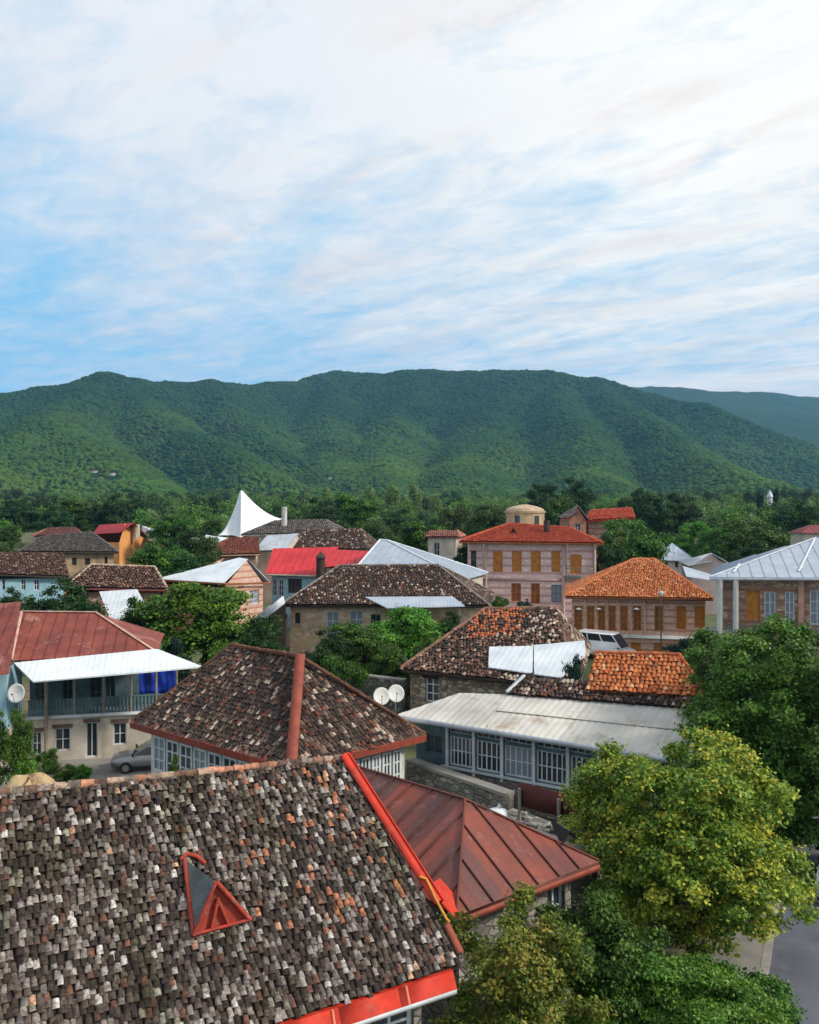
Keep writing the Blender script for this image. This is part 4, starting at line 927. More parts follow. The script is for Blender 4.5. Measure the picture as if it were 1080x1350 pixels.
# ------------------------------------------------------------------ far roofs, left to right
house('small far house under a faint pinkish roof at the left', D(46, 707, 163), D(108, 703, 167), 10, D(62, 697, 170), D(98, 695, 172), T_(PAL_pinkish, .4, .5), M_cream, ins=.4)
house('house with grey-brown hipped roof and beige walls beneath', D(26, 727, 116), D(157, 728, 121), 12, D(56, 707, 124), D(120, 701, 127), T_(PAL_grey, .36, .42), M_beige, ins=.7, wins=[('f', 112, 736, 119, 745, 2, 2, M_darkwood, G), ('f', 138, 734, 142, 746, 1, 2, M_darkwood, G), ('f', 95, 735, 101, 745, 2, 2, M_darkwood, G)], fascia=M_darkwood)
house('house with low brown tile roof and light blue wall at the left edge', D(-60, 755, 93), D(92, 760, 99), 12, D(-20, 729, 101), D(84, 730, 106), T_(PAL_brown, .34, .42), M_lblue, ins=.6, wins=[('f', 28, 762, 34, 778, 2, 2, W, G), ('f', 3, 762, 7, 778, 1, 2, W, G), ('f', 45, 764, 52, 778, 2, 2, W, G)], fascia=M_darkwood)
FL, FR, BR = D(122, 704, 150), D(158, 702, 146), D(197, 709, 158)
root, *_ = house('orange gable-ended house with deep red roof', FL, FR, 0, D(131, 692, 153.5), D(177, 689, 152), ('seam', mk('deep_red_sheet', S(164, 40, 46), S(136, 34, 40), .8, .6), None, dict(step=.8)), M_ochre, ins=.35, BR=BR, ends='gg', wins=[('f', 136, 714, 142, 722, 2, 2, W, G)])
p = D(180, 703, 151); MB().cbox((p[0], p[1], p[2]-1), 1.0, .9, 2.6).build('chimney', M_cream, root)
house('white sheet roof house right of the orange gable', D(190, 712, 158), D(217, 715, 150), 9, D(187, 693, 160), D(206, 703, 156), ('flat', M_white_sheet, None, {}), M_beige, ins=.4, ends='gg')
root, *_ = house('brown hipped tile house with pale hip edges and white lean-to', D(87, 774, 73.5), D(221, 777, 76.5), 9.5, D(121, 745, 79.5), D(204, 748, 82), T_(PAL_brown, .32, .38), M_brownwall, ins=.6, cap=mk('beige_ridge', S(186, 166, 142), S(150, 128, 108), 1.6, .9), capr=.14, fascia=mk('maroon_board', S(126, 62, 56), S(96, 48, 44), 1.5, .8))
mb = MB(); facet(mb, [D(147, 822, 69.5), D(200, 812, 69.5), D(181, 780, 73), D(131, 780, 73.6)], 'corr', wave=.4, h=.012, sheet=1.2); mb.build('lean_to_roof', M_white_sheet, root)
# group in the middle
house('small white metal-roofed house left of the white tent', D(266, 712, 128), D(293, 725, 121), 6, D(272, 705, 130), D(298, 713, 127), ('flat', M_white_sheet, None, {}), M_cream, ins=.3, ends='gg')
house('house with red-brown tile roof below the white tent', D(268, 732, 106), D(343, 730, 108), 9, D(304, 709, 113), D(341, 708, 112.5), T_(palette([S(148, 78, 58), S(122, 64, 50), S(164, 98, 76)], [1, 1, .6]), .34, .4), M_brownwall, ins=.5, fascia=M_beige)
root, *_ = house('long dark grey roofed house with a white chimney behind the red roof', D(318, 705, 137), D(442, 702, 135), 11, D(362, 687, 143), D(430, 685, 142), T_(PAL_grey, .4, .46), M_cream, ins=.6, fascia=M_cream)
p = D(375, 690, 140); MB().cbox((p[0], p[1], p[2]-1.2), .8, .8, 4.0).build('chimney', M_white, root)
house('house with pale grey sheet roof under the dark grey roof', D(335, 726, 114), D(378, 724, 113), 8, D(352, 706, 119), D(394, 703, 118), ('seam', M_zinc, None, dict(step=.7)), M_cream, ins=.4, ends='gg')
house('house with dark brown tile roof behind the bright red roof', D(372, 722, 117), D(484, 724, 115), 11, D(392, 699, 122), D(475, 697, 121), T_(PAL_dark, .36, .42), M_cream, ins=.5)
root, *_ = house('house under the larger bright red metal roof', D(350, 756, 93), D(424, 758, 92), 10, D(360, 723, 98), D(446, 721, 97.5), ('seam', M_redmetal, None, dict(step=.8)), M_lblue, ins=.55, ends='hg', wins=[('f', 357, 764, 365, 786, 2, 3, W, G), ('f', 367, 764, 374, 786, 2, 3, W, G), ('f', 380, 763, 398, 782, 3, 2, M_darkwood, G)], fascia=M_cream)
root, *_ = house('low annex with bright red metal roof and dark vent beside the larger red one', D(424, 748, 92.5), D(498, 741, 91), 6, D(430, 724, 97), D(497, 727, 95), ('seam', M_redmetal, None, dict(step=.8)), M_cream, ins=.4, ends='gg')
c = D(423, 745, 92); mb = MB(); mb.cbox((c[0], c[1], c[2]-1.4), .9, .8, 2.2); mb.hexa([c+V(-.6, -.5, .8), c+V(.6, -.5, .8), c+V(.6, .5, .8), c+V(-.6, .5, .8)], [c+V(-.05, -.05, 1.5), c+V(.05, -.05, 1.5), c+V(.05, .05, 1.5), c+V(-.05, .05, 1.5)]); mb.build('roof_vent', M_darkwood, root)
house('house with pale blue-white hipped metal roof between the tile roofs', D(470, 748, 87), D(612, 764, 83), 9.5, D(501, 712, 92), D(510, 712.5, 91.5), ('seam', M_bluezinc, None, dict(step=.8)), M_cream, ins=.5, cap=M_white_sheet)
house('small gabled house with white metal roof and boarded brown gable', D(296, 768, 79), D(356, 767, 85), 9, D(327, 737, 82.5), D(316, 735, 90.5), ('flat', M_white_sheet, None, {}), M_peach, ins=.5, axis='d', wins=[('f', 313, 762, 322, 776, 2, 2, M_wood, G), ('f', 330, 778, 342, 796, 2, 3, W, K)], fascia=M_brownwood)
house('small pinkish-roofed porch house left of the pink house', D(560, 708, 117), D(604, 708, 116), 7, D(566, 700, 120), D(604, 700, 119), T_(PAL_pinkish, .36, .42), M_cream, ins=.4, wins=[('f', 572, 715, 580, 735, 2, 2, W, G)])
# right far
house('white far house with blue-grey hipped roof beyond the orange roof', D(861, 738, 138), D(916, 740, 136), 10, D(867, 713, 144), D(881, 712, 143), ('seam', M_bluezinc, None, dict(step=.9)), M_white, ins=.7, wins=[('f', 876, 741, 880, 748, 1, 1, M_darkwood, G), ('f', 890, 741, 894, 748, 1, 1, M_darkwood, G), ('f', 903, 742, 907, 748, 1, 1, M_darkwood, G)])
root, *_ = house('grey gabled house with pale front between the orange and blue-grey roofs', D(908, 746, 104), D(966, 745, 103), 10, D(938, 729, 103), D(938, 729, 114), ('seam', M_zinc, None, dict(step=.8)), mk('pale_pink_plaster', S(206, 184, 178), S(186, 164, 158), 1, .9), ins=.4, axis='d', wins=[('f', 930, 740, 938, 747, 2, 1, W, G)])
mb = MB(); facet(mb, [D(905, 760, 98), D(940, 765, 97), D(938, 757, 101), D(900, 746, 103)], 'flat'); mb.build('awning', M_bluezinc, root)
house('far house with dark red roof at the right edge', D(1058, 703, 150), D(1110, 703, 149), 9, D(1068, 692, 154), D(1104, 692, 153), ('seam', mk('maroon_sheet', S(136, 52, 56), S(108, 42, 46), .8, .6), None, dict(step=.9)), M_cream, ins=.4)
c = D(1015, 690, 270); zb = ground_z(c[0], c[1]); root = thing('tower', 'thin white tower far off among the trees at the right', 'tower', (c[0], c[1], zb)); z1 = D(1015, 649, 270)[2]
mb = MB(); mb.tube([V(c[0], c[1], zb-.1), V(c[0], c[1], z1-1.5)], [1.0, .8], 10); mb.build('shaft', M_white, root); mb = MB(); mb.tube([V(c[0], c[1], z1-1.5), V(c[0], c[1], z1-1.2), V(c[0], c[1], z1+.6)], [1.1, 1.0, .1], 10); mb.build('cap', M_zinc, root)

# white membrane tent
def tent():
    C = [D(286, 706, 147), D(317, 709, 143), D(374, 684, 156), D(330, 692, 165)]; AP = D(318, 647, 151)
    root = thing('tent', 'white tensile tent with one tall curved peak above the roofs', 'tent', (AP[0], AP[1], ground_z(AP[0], AP[1])))
    n1, n2 = 16, 14; vs, fs = [], []; per = []
    for k in range(4):
        a, b = C[k], C[(k+1) % 4]; cen = sum(C)/4
        for i in range(n1): t = i/n1; p = a*(1-t)+b*t; per.append(p + (cen-p)*V(1, 1, 0)*.22*math.sin(math.pi*t)+V(0, 0, .15*math.sin(math.pi*t)))
    N = len(per)
    for j in range(n2+1):
        t = j/n2; r = .03+.97*t
        for p in per: q = AP + (p-AP)*r; q[2] = AP[2] + (p[2]-AP[2])*(1-(1-t)**1.75)*1.0; vs.append(q)
    fs = [[j*N+i, j*N+(i+1) % N, (j+1)*N+(i+1) % N, (j+1)*N+i] for j in range(n2) for i in range(N)]
    o = MB().add(vs, fs).build('membrane', simple('membrane_white', (.82, .83, .85), .5), root, smooth=True); m = o.modifiers.new('thick', 'SOLIDIFY'); m.thickness = .03
    zb = ground_z(AP[0], AP[1])-.1; MB().tube([V(AP[0], AP[1], zb), AP+V(0, 0, .1)], [.25, .15], 10).build('mast', M_metalgrey, root)
    for p in C: MB().tube([V(p[0], p[1], ground_z(p[0], p[1])-.1), p+V(0, 0, .05)], .12, 8).build('edge_post', M_metalgrey, root)
tent()

# ------------------------------------------------------------------ satellite dishes, lamp, cars
def dish(c, r, zb, face, label, back=V(0, 0, 0)):
    root = thing('satellite_dish', label, 'satellite dish', (c[0]+back[0], c[1]+back[1], zb), 'satellite dishes')
    f = unit(face); a = unit(np.cross(f, (0, 0, 1))); b = np.cross(a, f); vs, fs = [], []; nr, na = 5, 20
    for j in range(nr+1):
        for i in range(na): th = 2*math.pi*i/na; t = j/nr; vs.append(c + (a*math.cos(th)*.94+b*math.sin(th))*r*t + f*(r*.24*t*t))
    fs = [[j*na+i, j*na+(i+1) % na, (j+1)*na+(i+1) % na, (j+1)*na+i] for j in range(nr) for i in range(na)]
    o = MB().add(vs, fs).build('reflector', M_dish, root, smooth=True); m = o.modifiers.new('thick', 'SOLIDIFY'); m.thickness = .015; m.offset = -1
    tip = c+f*r*.95-b*r*.15; mb = MB(); mb.tube([c-b*r*.95+f*r*.22, tip], .015, 6); ar = mb.build('feed_arm', M_metalgrey, root)
    mb = MB(); mb.tube([tip-f*.02, tip+f*.1], .04, 8); mb.build('receiver', M_metalgrey, root).parent = ar
    bk = c-f*.14; mb = MB(); mb.tube([c-f*.02, bk, V(bk[0], bk[1], bk[2]-.3), V(bk[0]+back[0], bk[1]+back[1], zb-.03)], .035, 8); mb.build('mast', M_metalgrey, root)
dish(D(503, 918, 41.5), .43, 0, V(.1, -1, .35), 'white satellite dish on a pole, left of a pair by the tile roof')
dish(D(522, 914.5, 41.9), .44, 0, V(.15, -1, .4), 'white satellite dish on a pole, right of a pair by the pale metal roof')
dish(D(22.5, 914, 44.3), .5, 0, V(-.05, -1, .25), 'round white satellite dish in front of the light blue wall')

# street lamp in front of the orange house
c = D(871.5, 790, 72); zb = ground_z(c[0], c[1]); root = thing('street_lamp', 'dark street lamp post standing before the orange-roofed house', 'street lamp', (c[0], c[1], zb))
mb = MB(); mb.tube([V(c[0], c[1], zb-.02), V(c[0], c[1], zb+.5), V(c[0], c[1], c[2]+.2)], [.12, .07, .05], 8); mb.build('pole', M_metalgrey, root)
mb = MB(); mb.tube([V(c[0], c[1], c[2]+.2), V(c[0], c[1], c[2]+.3), V(c[0], c[1], c[2]+.62), V(c[0], c[1], c[2]+.75)], [.1, .18, .24, .05], 8); mb.build('lantern', M_lampglass, root)
c = D(606, 780, 96); 

def loft(prof_lo, width_fn): pass
def car(label, loc, rz, paint, kind='car'):
    """body lofted from cross sections along its length; x forward"""
    root = thing('van' if kind == 'van' else 'car', label, 'van' if kind == 'van' else 'car', loc, 'parked vehicles', rz)
    L, Wd, Hh = (5.3, 1.95, 2.45) if kind == 'van' else (4.2, 1.7, 1.42)
    if kind == 'van': body = [(-.5, .9, 1.12, .96), (-.46, .55, 1.2, 1.0), (.12, .5, 1.2, 1.0), (.34, .5, 1.16, 1.0), (.46, .5, 1.02, .95), (.5, .58, .92, .84)]
    else: body = [(-.5, .5, .82, .86), (-.47, .32, .92, .96), (-.2, .28, .93, 1.0), (.2, .28, .92, 1.0), (.42, .3, .80, .94), (.5, .42, .68, .8)]
    vs, n = [], 8
    for x, z0, z1, w in body:
        hw = Wd/2*w; zl = z0 if kind != 'van' else z0*.8
        for y, z in ((-.86, zl), (.86, zl), (1, zl+.16), (1.0, (zl+z1)/2), (.94, z1-.03), (.8, z1), (-.8, z1), (-.94, z1-.03), (-1.0, (zl+z1)/2), (-1, zl+.16)):
            vs.append(V(x*L, y*hw, z))
    n = 10; fs = [[i*n+k, i*n+(k+1) % n, (i+1)*n+(k+1) % n, (i+1)*n+k] for i in range(len(body)-1) for k in range(n)]
    mb = MB(); mb.add(vs, fs); mb.add(vs, [list(range(n))[::-1]]); mb.add(vs, [list(range((len(body)-1)*n, len(body)*n))])
    def place(o): o.location = (0, 0, 0); o.parent = root; return o
    def bl(mb, name, mat, sm=False):
        o = mb.build(name, mat, None, sm); o.parent = root; return o
    b = bl(mb, 'body', paint)
    # cabin
    if kind == 'van': xs = [(-.49, 1.15, 2.28), (.16, 1.2, 2.42), (.40, 1.16, 1.2)]; x0, x1, x2, x3 = -.485, -.46, .20, .37; zb, zt = 1.18, 2.42
    else: x0, x1, x2, x3 = -.40, -.24, .06, .24; zb, zt = .90, 1.42
    hw = Wd/2; ins_ = .80 if kind != 'van' else .9
    bot = [V(x0*L, -hw*.93, zb), V(x3*L, -hw*.93, zb), V(x3*L, hw*.93, zb), V(x0*L, hw*.93, zb)]
    top = [V(x1*L, -hw*ins_, zt-.08), V(x2*L, -hw*ins_, zt-.08), V(x2*L, hw*ins_, zt-.08), V(x1*L, hw*ins_, zt-.08)]
    cab = MB().hexa(bot, top); cab = bl(cab, 'cabin', paint); mr = MB()
    c_ = sum(top)/4; mr.hexa(top, [p+V(0, 0, .08)-(p-c_)*V(.1, .12, 0) for p in top]); bl(mr, 'cabin_roof', paint)
    gl = []
    def pane(a, b_, c2, d, nm, out):
        m = (a+b_+c2+d)/4; q = [p+(m-p)*.1+out*.012 for p in (a, b_, c2, d)]
        o = MB().hexa([p-out*.006 for p in q], q).build(nm, M_glass); o.parent = root
    lerp = lambda a, b_, t: a*(1-t)+b_*t
    pane(bot[1], bot[2], top[2], top[1], 'windscreen', unit(np.cross(bot[2]-bot[1], top[1]-bot[1])))
    pane(bot[3], bot[0], top[0], top[3], 'rear_window', unit(np.cross(bot[0]-bot[3], top[3]-bot[3])))
    k = 3 if kind == 'van' else 2; zlo = .45 if kind == 'van' else .06
    for i in range(k):
        for s0, s1, sg in ((0, 1, -1), (2, 3, 1)):
            t0, t1 = i/k, (i+1)/k
            A, B = lerp(bot[s0], bot[s1], t0), lerp(bot[s0], bot[s1], t1); Ct, Dt = lerp(top[s0], top[s1], t1), lerp(top[s0], top[s1], t0)
            A, B = lerp(A, Dt, zlo), lerp(B, Ct, zlo); pane(A, B, Ct, Dt, 'side_window', V(0, sg, 0))
    R = .33 if kind == 'van' else .3
    for wx in (-.31, .31):
        for sg in (-1, 1):
            c = V(wx*L, sg*(hw*.95), R); th = np.linspace(0, 2*math.pi, 19)[:-1]
            w = MB(); w.hexa([c+V(R*math.cos(t), -.1, R*math.sin(t)) for t in th], [c+V(R*math.cos(t), .1, R*math.sin(t)) for t in th]); w = w.build('wheel', M_rubber); w.parent = root
            hb = MB(); r2 = R*.6; y = sg*.105; hb.hexa([c+V(r2*math.cos(t), y-.01, r2*math.sin(t)) for t in th], [c+V(r2*math.cos(t), y+.01, r2*math.sin(t)) for t in th]); hb = hb.build('rim', M_hub); hb.parent = w
    for sg in (-1, 1):
        hz = .62 if kind != 'van' else .8
        MB().cbox(V(.487*L, sg*hw*.62, hz), .08, .32, .15).build('headlight', M_lampglass).parent = root
        MB().cbox(V(-.49*L, sg*hw*.7, hz+.05), .08, .2, .18).build('tail_light', M_redlens).parent = root
        MB().cbox(V((.22 if kind != 'van' else .33)*L, sg*(hw+.08), zb+.03), .1, .16, .13).build('wing_mirror', M_rubber).parent = root
    bp = MB(); bp.cbox(V(.49*L, 0, .3), .14, Wd*.84, .18); bl(bp, 'bumper', paint); bp = MB(); bp.cbox(V(-.49*L, 0, .32), .14, Wd*.88, .18); bl(bp, 'bumper', paint)
    return root
p = D(201, 1010, 45.9); car('silver-grey car parked in the courtyard of the cream house', (p[0], p[1], .352), math.radians(192), M_carsilver)
p = D(797, 860, 73); car('white high-roofed van parked before the peach brick house', (p[0], p[1], ground_z(p[0], p[1])), math.radians(-38), M_carwhite, 'van')
car('white car on the street at the right edge', (16.6, 32.0, .012), math.radians(60), M_carwhite)

# ------------------------------------------------------------------ trees
def leaf_mat():
    m = bpy.data.materials.new('leaves'); m.use_nodes = True; T = NT(m.node_tree); b = T.n['Principled BSDF']; out = T.n['Material Output']
    a = T.node('ShaderNodeAttribute', attribute_name='Col'); oi = T.node('ShaderNodeObjectInfo')
    hs = T.node('ShaderNodeHueSaturation'); T.l.new(a.outputs['Color'], hs.inputs['Color'])
    T.put(hs.inputs['Hue'], T.math('ADD', .485, T.math('MULTIPLY', oi.outputs['Random'], .03)))
    T.put(hs.inputs['Value'], T.math('ADD', .8, T.math('MULTIPLY', oi.outputs['Random'], .4)))
    T.l.new(hs.outputs[0], b.inputs['Base Color']); b.inputs['Roughness'].default_value = .55; b.inputs['Specular IOR Level'].default_value = .3
    tr = T.node('ShaderNodeBsdfTranslucent'); T.l.new(hs.outputs[0], tr.inputs[0]); mx = T.node('ShaderNodeMixShader'); mx.inputs[0].default_value = .25
    T.l.new(b.outputs[0], mx.inputs[1]); T.l.new(tr.outputs[0], mx.inputs[2]); T.l.new(mx.outputs[0], out.inputs[0]); return m
M_leaf = leaf_mat()
M_bark = mk('bark', S(98, 82, 66), S(64, 54, 44), 3, .95, .5, 20)
LP = {  # leaf tones
 'green': [S(66, 100, 32), S(86, 120, 38), S(46, 80, 28)], 'dark': [S(42, 72, 30), S(54, 86, 36), S(34, 60, 26)],
 'bright': [S(82, 130, 36), S(64, 110, 32), S(104, 146, 44)], 'yellow': [S(136, 150, 50), S(108, 134, 44), S(168, 164, 58), S(84, 114, 40)],
 'leafy': [S(84, 122, 42), S(104, 138, 48), S(64, 100, 36), S(74, 112, 40)], 'fern': [S(84, 124, 40), S(70, 108, 36), S(104, 138, 46)],
 'autumn': [S(126, 142, 54), S(104, 128, 46), S(154, 148, 62), S(82, 110, 40)], 'poplar': [S(108, 136, 74), S(92, 122, 62), S(128, 150, 90)],
 'conifer': [S(30, 62, 48), S(38, 74, 56), S(26, 50, 42)], 'olive': [S(76, 96, 44), S(96, 112, 54), S(60, 80, 40)]}
def crown_arrays(R, zc, lobes, nclump, per, leaf, pal, seed, shape='round', flat=.55, lump=(.24, .44), tops=0.0, spray=None):
    """leaves set in clumps over the lobes of a crown; R = half sizes, zc = height of the middle"""
    r = np.random.default_rng(seed); R = np.array(R, float); cols = np.array(LP[pal])
    d = r.normal(size=(lobes, 3)); d /= np.linalg.norm(d, axis=1)[:, None]; rad = r.uniform(.50, .80, lobes); rad[:max(1, lobes//5)] *= .5
    ctr = d*rad[:, None]; lr = r.uniform(*lump, lobes)
    if lump[1] < .35: rad = r.uniform(.62, .90, lobes)*(1+.16*np.sin(3.1*d[:, 0]+seed)*np.cos(2.7*d[:, 1]+2*d[:, 2]+seed)); rad[::6] *= .55; ctr = d*rad[:, None]
    ctr[:, 2] += tops*np.clip(1-np.hypot(ctr[:, 0], ctr[:, 1]), 0, 1)*(ctr[:, 2] > 0)
    if shape == 'cone':
        h = r.random(lobes)**1.0*2-1; th = r.random(lobes)*6.28; w = (1-h)/2*.8+.05; ctr = np.stack([np.cos(th)*w*.7, np.sin(th)*w*.7, h*.95], 1); lr = .12+.2*w
    if shape == 'column':
        h = r.random(lobes)*2-1; th = r.random(lobes)*6.28; w = np.sqrt(np.clip(1-h*h*.85, .05, 1)); ctr = np.stack([np.cos(th)*w*.5, np.sin(th)*w*.5, h*.9], 1); lr = r.uniform(.2, .34, lobes)
    li = r.choice(lobes, nclump, p=lr**2/np.sum(lr**2)); dd = r.normal(size=(nclump, 3)); dd[:, 2] = dd[:, 2]*.9+(.55 if lump[1] < .35 else .25); dd /= np.linalg.norm(dd, axis=1)[:, None]
    cp = ctr[li] + dd*lr[li][:, None]*r.uniform(.72, 1.08, nclump)[:, None]*np.array([1, 1, flat+.35])
    k = (r.random(nclump)*len(cols)).astype(int)
    if spray:
        ns = max(12, int(nclump/spray[0])); ls = r.choice(lobes, ns, p=lr**2/np.sum(lr**2)); ds = r.normal(size=(ns, 3)); ds[:, 2] += .45; ds /= np.linalg.norm(ds, axis=1)[:, None]
        sp = ctr[ls] + ds*lr[ls][:, None]*r.uniform(.78, 1.15, ns)[:, None]; si = r.integers(0, ns, nclump); d2 = r.normal(size=(nclump, 3)); d2 /= np.linalg.norm(d2, axis=1)[:, None]; d2[:, 2] = np.abs(d2[:, 2])*.75-.12
        cp = sp[si] + d2*(spray[1]*r.uniform(.6, 1.3, ns))[si][:, None]*r.random((nclump, 1))**.4; dd = .5*ds[si]+d2; dd /= np.linalg.norm(dd, axis=1)[:, None]; k = np.where(r.random(nclump) < .75, (r.random(ns)*len(cols)).astype(int)[si], k)
    N = nclump*per; ci = np.repeat(np.arange(nclump), per); lw = leaf/R.mean()
    pos = cp[ci] + r.normal(size=(N, 3))*lw*np.array([1.15, 1.15, .7])
    P_ = pos*R + np.array([0, 0, zc])
    out = dd[ci]; nrm = out*.7 + np.array([0, 0, .55]) + r.normal(size=(N, 3))*.55; nrm /= np.linalg.norm(nrm, axis=1)[:, None]
    t = r.normal(size=(N, 3)); ax = np.cross(nrm, t); ax /= np.linalg.norm(ax, axis=1)[:, None]; sd = np.cross(nrm, ax)
    L = leaf*r.uniform(.65, 1.3, N)[:, None]; Wd = L*r.uniform(.5, .75, N)[:, None]
    v = np.stack([P_-ax*L*.5, P_+sd*Wd*.5-nrm*L*.08, P_+ax*L*.5-nrm*L*.06, P_-sd*Wd*.5-nrm*L*.08], 1).reshape(-1, 3)
    f = np.arange(N*4).reshape(-1, 4); k2 = np.where(r.random(N) < .7, k[ci], (r.random(N)*len(cols)).astype(int))
    c = cols[k2]*r.uniform(.75, 1.25, (N, 1)); return v, f, c, ctr*R+np.array([0, 0, zc])
def trunk_mb(h, r0, ctrs, seed, z0=-.15):
    r = random.Random(seed); mb = MB(); p = [V(0, 0, z0)]
    for i in range(1, 5): p.append(V(r.uniform(-.05, .05)*h, r.uniform(-.05, .05)*h, h*i/4))
    mb.tube(p, [r0*1.25, r0, r0*.85, r0*.65, r0*.4], 8)
    for c in ctrs:
        a = p[r.randint(2, 4)]; m = (a+c)/2+V(0, 0, -.04*h); mb.tube([a, m, a*.15+c*.85], [r0*.42, r0*.28, r0*.12], 6)
    return mb
PROTO = {}
def proto(kind, var):
    """unit tree: height 1, crown about .8 wide; meshes shared by every copy of this kind"""
    if (kind, var) in PROTO: return PROTO[(kind, var)]
    pal, shape, R, zc, nc, leaf = {'green': ('green', 'round', (.42, .42, .40), .60, 3200, .033), 'dark': ('dark', 'round', (.42, .42, .42), .58, 3200, .032), 'bright': ('bright', 'round', (.42, .42, .38), .60, 3600, .032),
        'olive': ('olive', 'round', (.40, .40, .40), .60, 3200, .033), 'poplar': ('poplar', 'column', (.22, .22, .47), .53, 1100, .036), 'cypress': ('conifer', 'column', (.12, .12, .48), .51, 900, .028), 'conifer': ('conifer', 'cone', (.30, .30, .46), .52, 1200, .04),
        'shrub': ('green', 'round', (.62, .62, .44), .46, 2600, .045), 'darkshrub': ('conifer', 'round', (.62, .62, .44), .46, 2600, .042), 'brightshrub': ('bright', 'round', (.62, .62, .44), .46, 2600, .045)}[kind]
    v, f, c, ctr = crown_arrays(R, zc, {'round': 30, 'cone': 40, 'column': 26}[shape], nc, 6, leaf, pal, 100+var*17+len(kind), shape, lump=(.17, .34) if shape == 'round' else (.24, .44), tops=.1, spray=(24, .10) if shape == 'round' else None)
    o1 = MB().add(v, f, c).build('crown', M_leaf); o2 = trunk_mb(zc*.9, .022, ctr[:9], var).build('trunk', M_bark)
    m1, m2 = o1.data, o2.data; bpy.data.objects.remove(o1); bpy.data.objects.remove(o2); PROTO[(kind, var)] = (m1, m2); return m1, m2
TG = 'trees among the houses'
tcount = [0]
def tree(kind, px, pytop, d, wpx, label, group=TG, name=None, pybase=None, cat='tree'):
    top = D(px, pytop, d); zb = ground_z(top[0], top[1]) if pybase is None else D(px, pybase, d)[2]; h = top[2]-zb; w = wpx/F*d
    tcount[0] += 1; m1, m2 = proto(kind, tcount[0] % 3)
    base = {'poplar': .44, 'cypress': .24, 'conifer': .6, 'shrub': 1.24, 'darkshrub': 1.24, 'brightshrub': 1.24}.get(kind, .84)
    nm = name or {'poplar': 'poplar_tree', 'cypress': 'cypress_tree', 'conifer': 'conifer_tree', 'shrub': 'bush', 'darkshrub': 'bush', 'brightshrub': 'bush'}.get(kind, 'tree')
    root = thing(nm, label, 'bush' if nm == 'bush' else cat, (top[0], top[1], zb), group, random.uniform(0, 6.28)); s = w/base; root.scale = (s, s, h/1.0)
    for n_, me in (('crown', m1), ('trunk', m2)):
        o = bpy.data.objects.new(n_, me); COL.objects.link(o); o.parent = root
    return root
# big individual trees near the camera
def big_tree(label, c, R, zc, lobes, ncl, leaf, pal, seed, trunk_r=.16, group='large trees by the street', per=7, name='tree', cat='tree', lump=(.15, .27), tops=.12, spray=(30, .085)):
    zb = ground_z(c[0], c[1]); root = thing(name, label, cat, (c[0], c[1], zb), group)
    v, f, col, ctr = crown_arrays(R, zc-zb, lobes, ncl, per, leaf, pal, seed, lump=lump, tops=tops, spray=spray)
    o = MB().add(v, f, col).build('crown', M_leaf); o.parent = root
    o = trunk_mb(max(.6, (zc-zb)*.9), trunk_r, ctr[:14], seed).build('trunk', M_bark); o.parent = root
    return root
c = D(914, 1112, 26.5); big_tree('tall yellow-green tree with dense clumped leaves beside the street', (c[0], c[1], 0), (3.6, 3.3, 3.3), 3.75, 84, 16500, .135, 'yellow', 7, .2, tops=.3, lump=(.13, .27), per=8, spray=(22, .082))
c = D(672, 1284, 18.6); big_tree('yellowing bushy tree under the corner of the near roof', (c[0], c[1], 0), (2.0, 1.7, 2.6), 2.8, 44, 7500, .105, 'autumn', 8, .1, lump=(.15, .28), per=8)
c = D(1035, 958, 35); big_tree('tall green tree overhanging the street at the right edge', (c[0], c[1], 0), (4.1, 4.0, 4.5), 4.75, 80, 14500, .16, 'leafy', 21, .24, lump=(.12, .26), per=8, spray=(24, .085))
c = D(1125, 980, 33); big_tree('leafy green tree cut by the right edge of the photo', (c[0], c[1], 0), (3.3, 3.4, 4.0), 5.2, 50, 7000, .16, 'leafy', 26, .2, per=8)
c = D(880, 1318, 20.5); big_tree('bright green feathery bush at the bottom by the pavement', (c[0], c[1], 0), (2.5, 1.9, 1.25), 1.85, 50, 9000, .095, 'fern', 12, .07, per=9, name='bush', cat='bush')
c = D(772, 1270, 21.5); big_tree('dark green bush between the rusty wing and the yellow-green tree', (c[0], c[1], 0), (1.9, 1.6, 2.1), 2.1, 44, 6000, .11, 'green', 15, .08, name='bush', cat='bush')
c = D(975, 1326, 22.8); big_tree('green bush spreading onto the pavement edge at the bottom right', (c[0], c[1], 0), (1.55, 1.4, .85), .85, 36, 4200, .1, 'green', 18, .06, name='bush', cat='bush')
c = D(1005, 918, 47); big_tree('olive green tree before the brown stone house with the metal roof', (c[0], c[1], 0), (3.2, 3.0, 2.9), 4.6, 50, 7000, .19, 'olive', 31, .2, TG)
c = D(935, 884, 50); big_tree('mid-green tree at the corner of the peach brick house', (c[0], c[1], 0), (1.6, 1.6, 2.6), 4.2, 34, 4200, .19, 'green', 33, .16, TG)
c = D(1072, 912, 46); big_tree('loose green tree rising before the porch at the right edge', (c[0], c[1], 0), (2.2, 2.0, 3.3), 4.8, 34, 4200, .18, 'olive', 36, .16, TG)
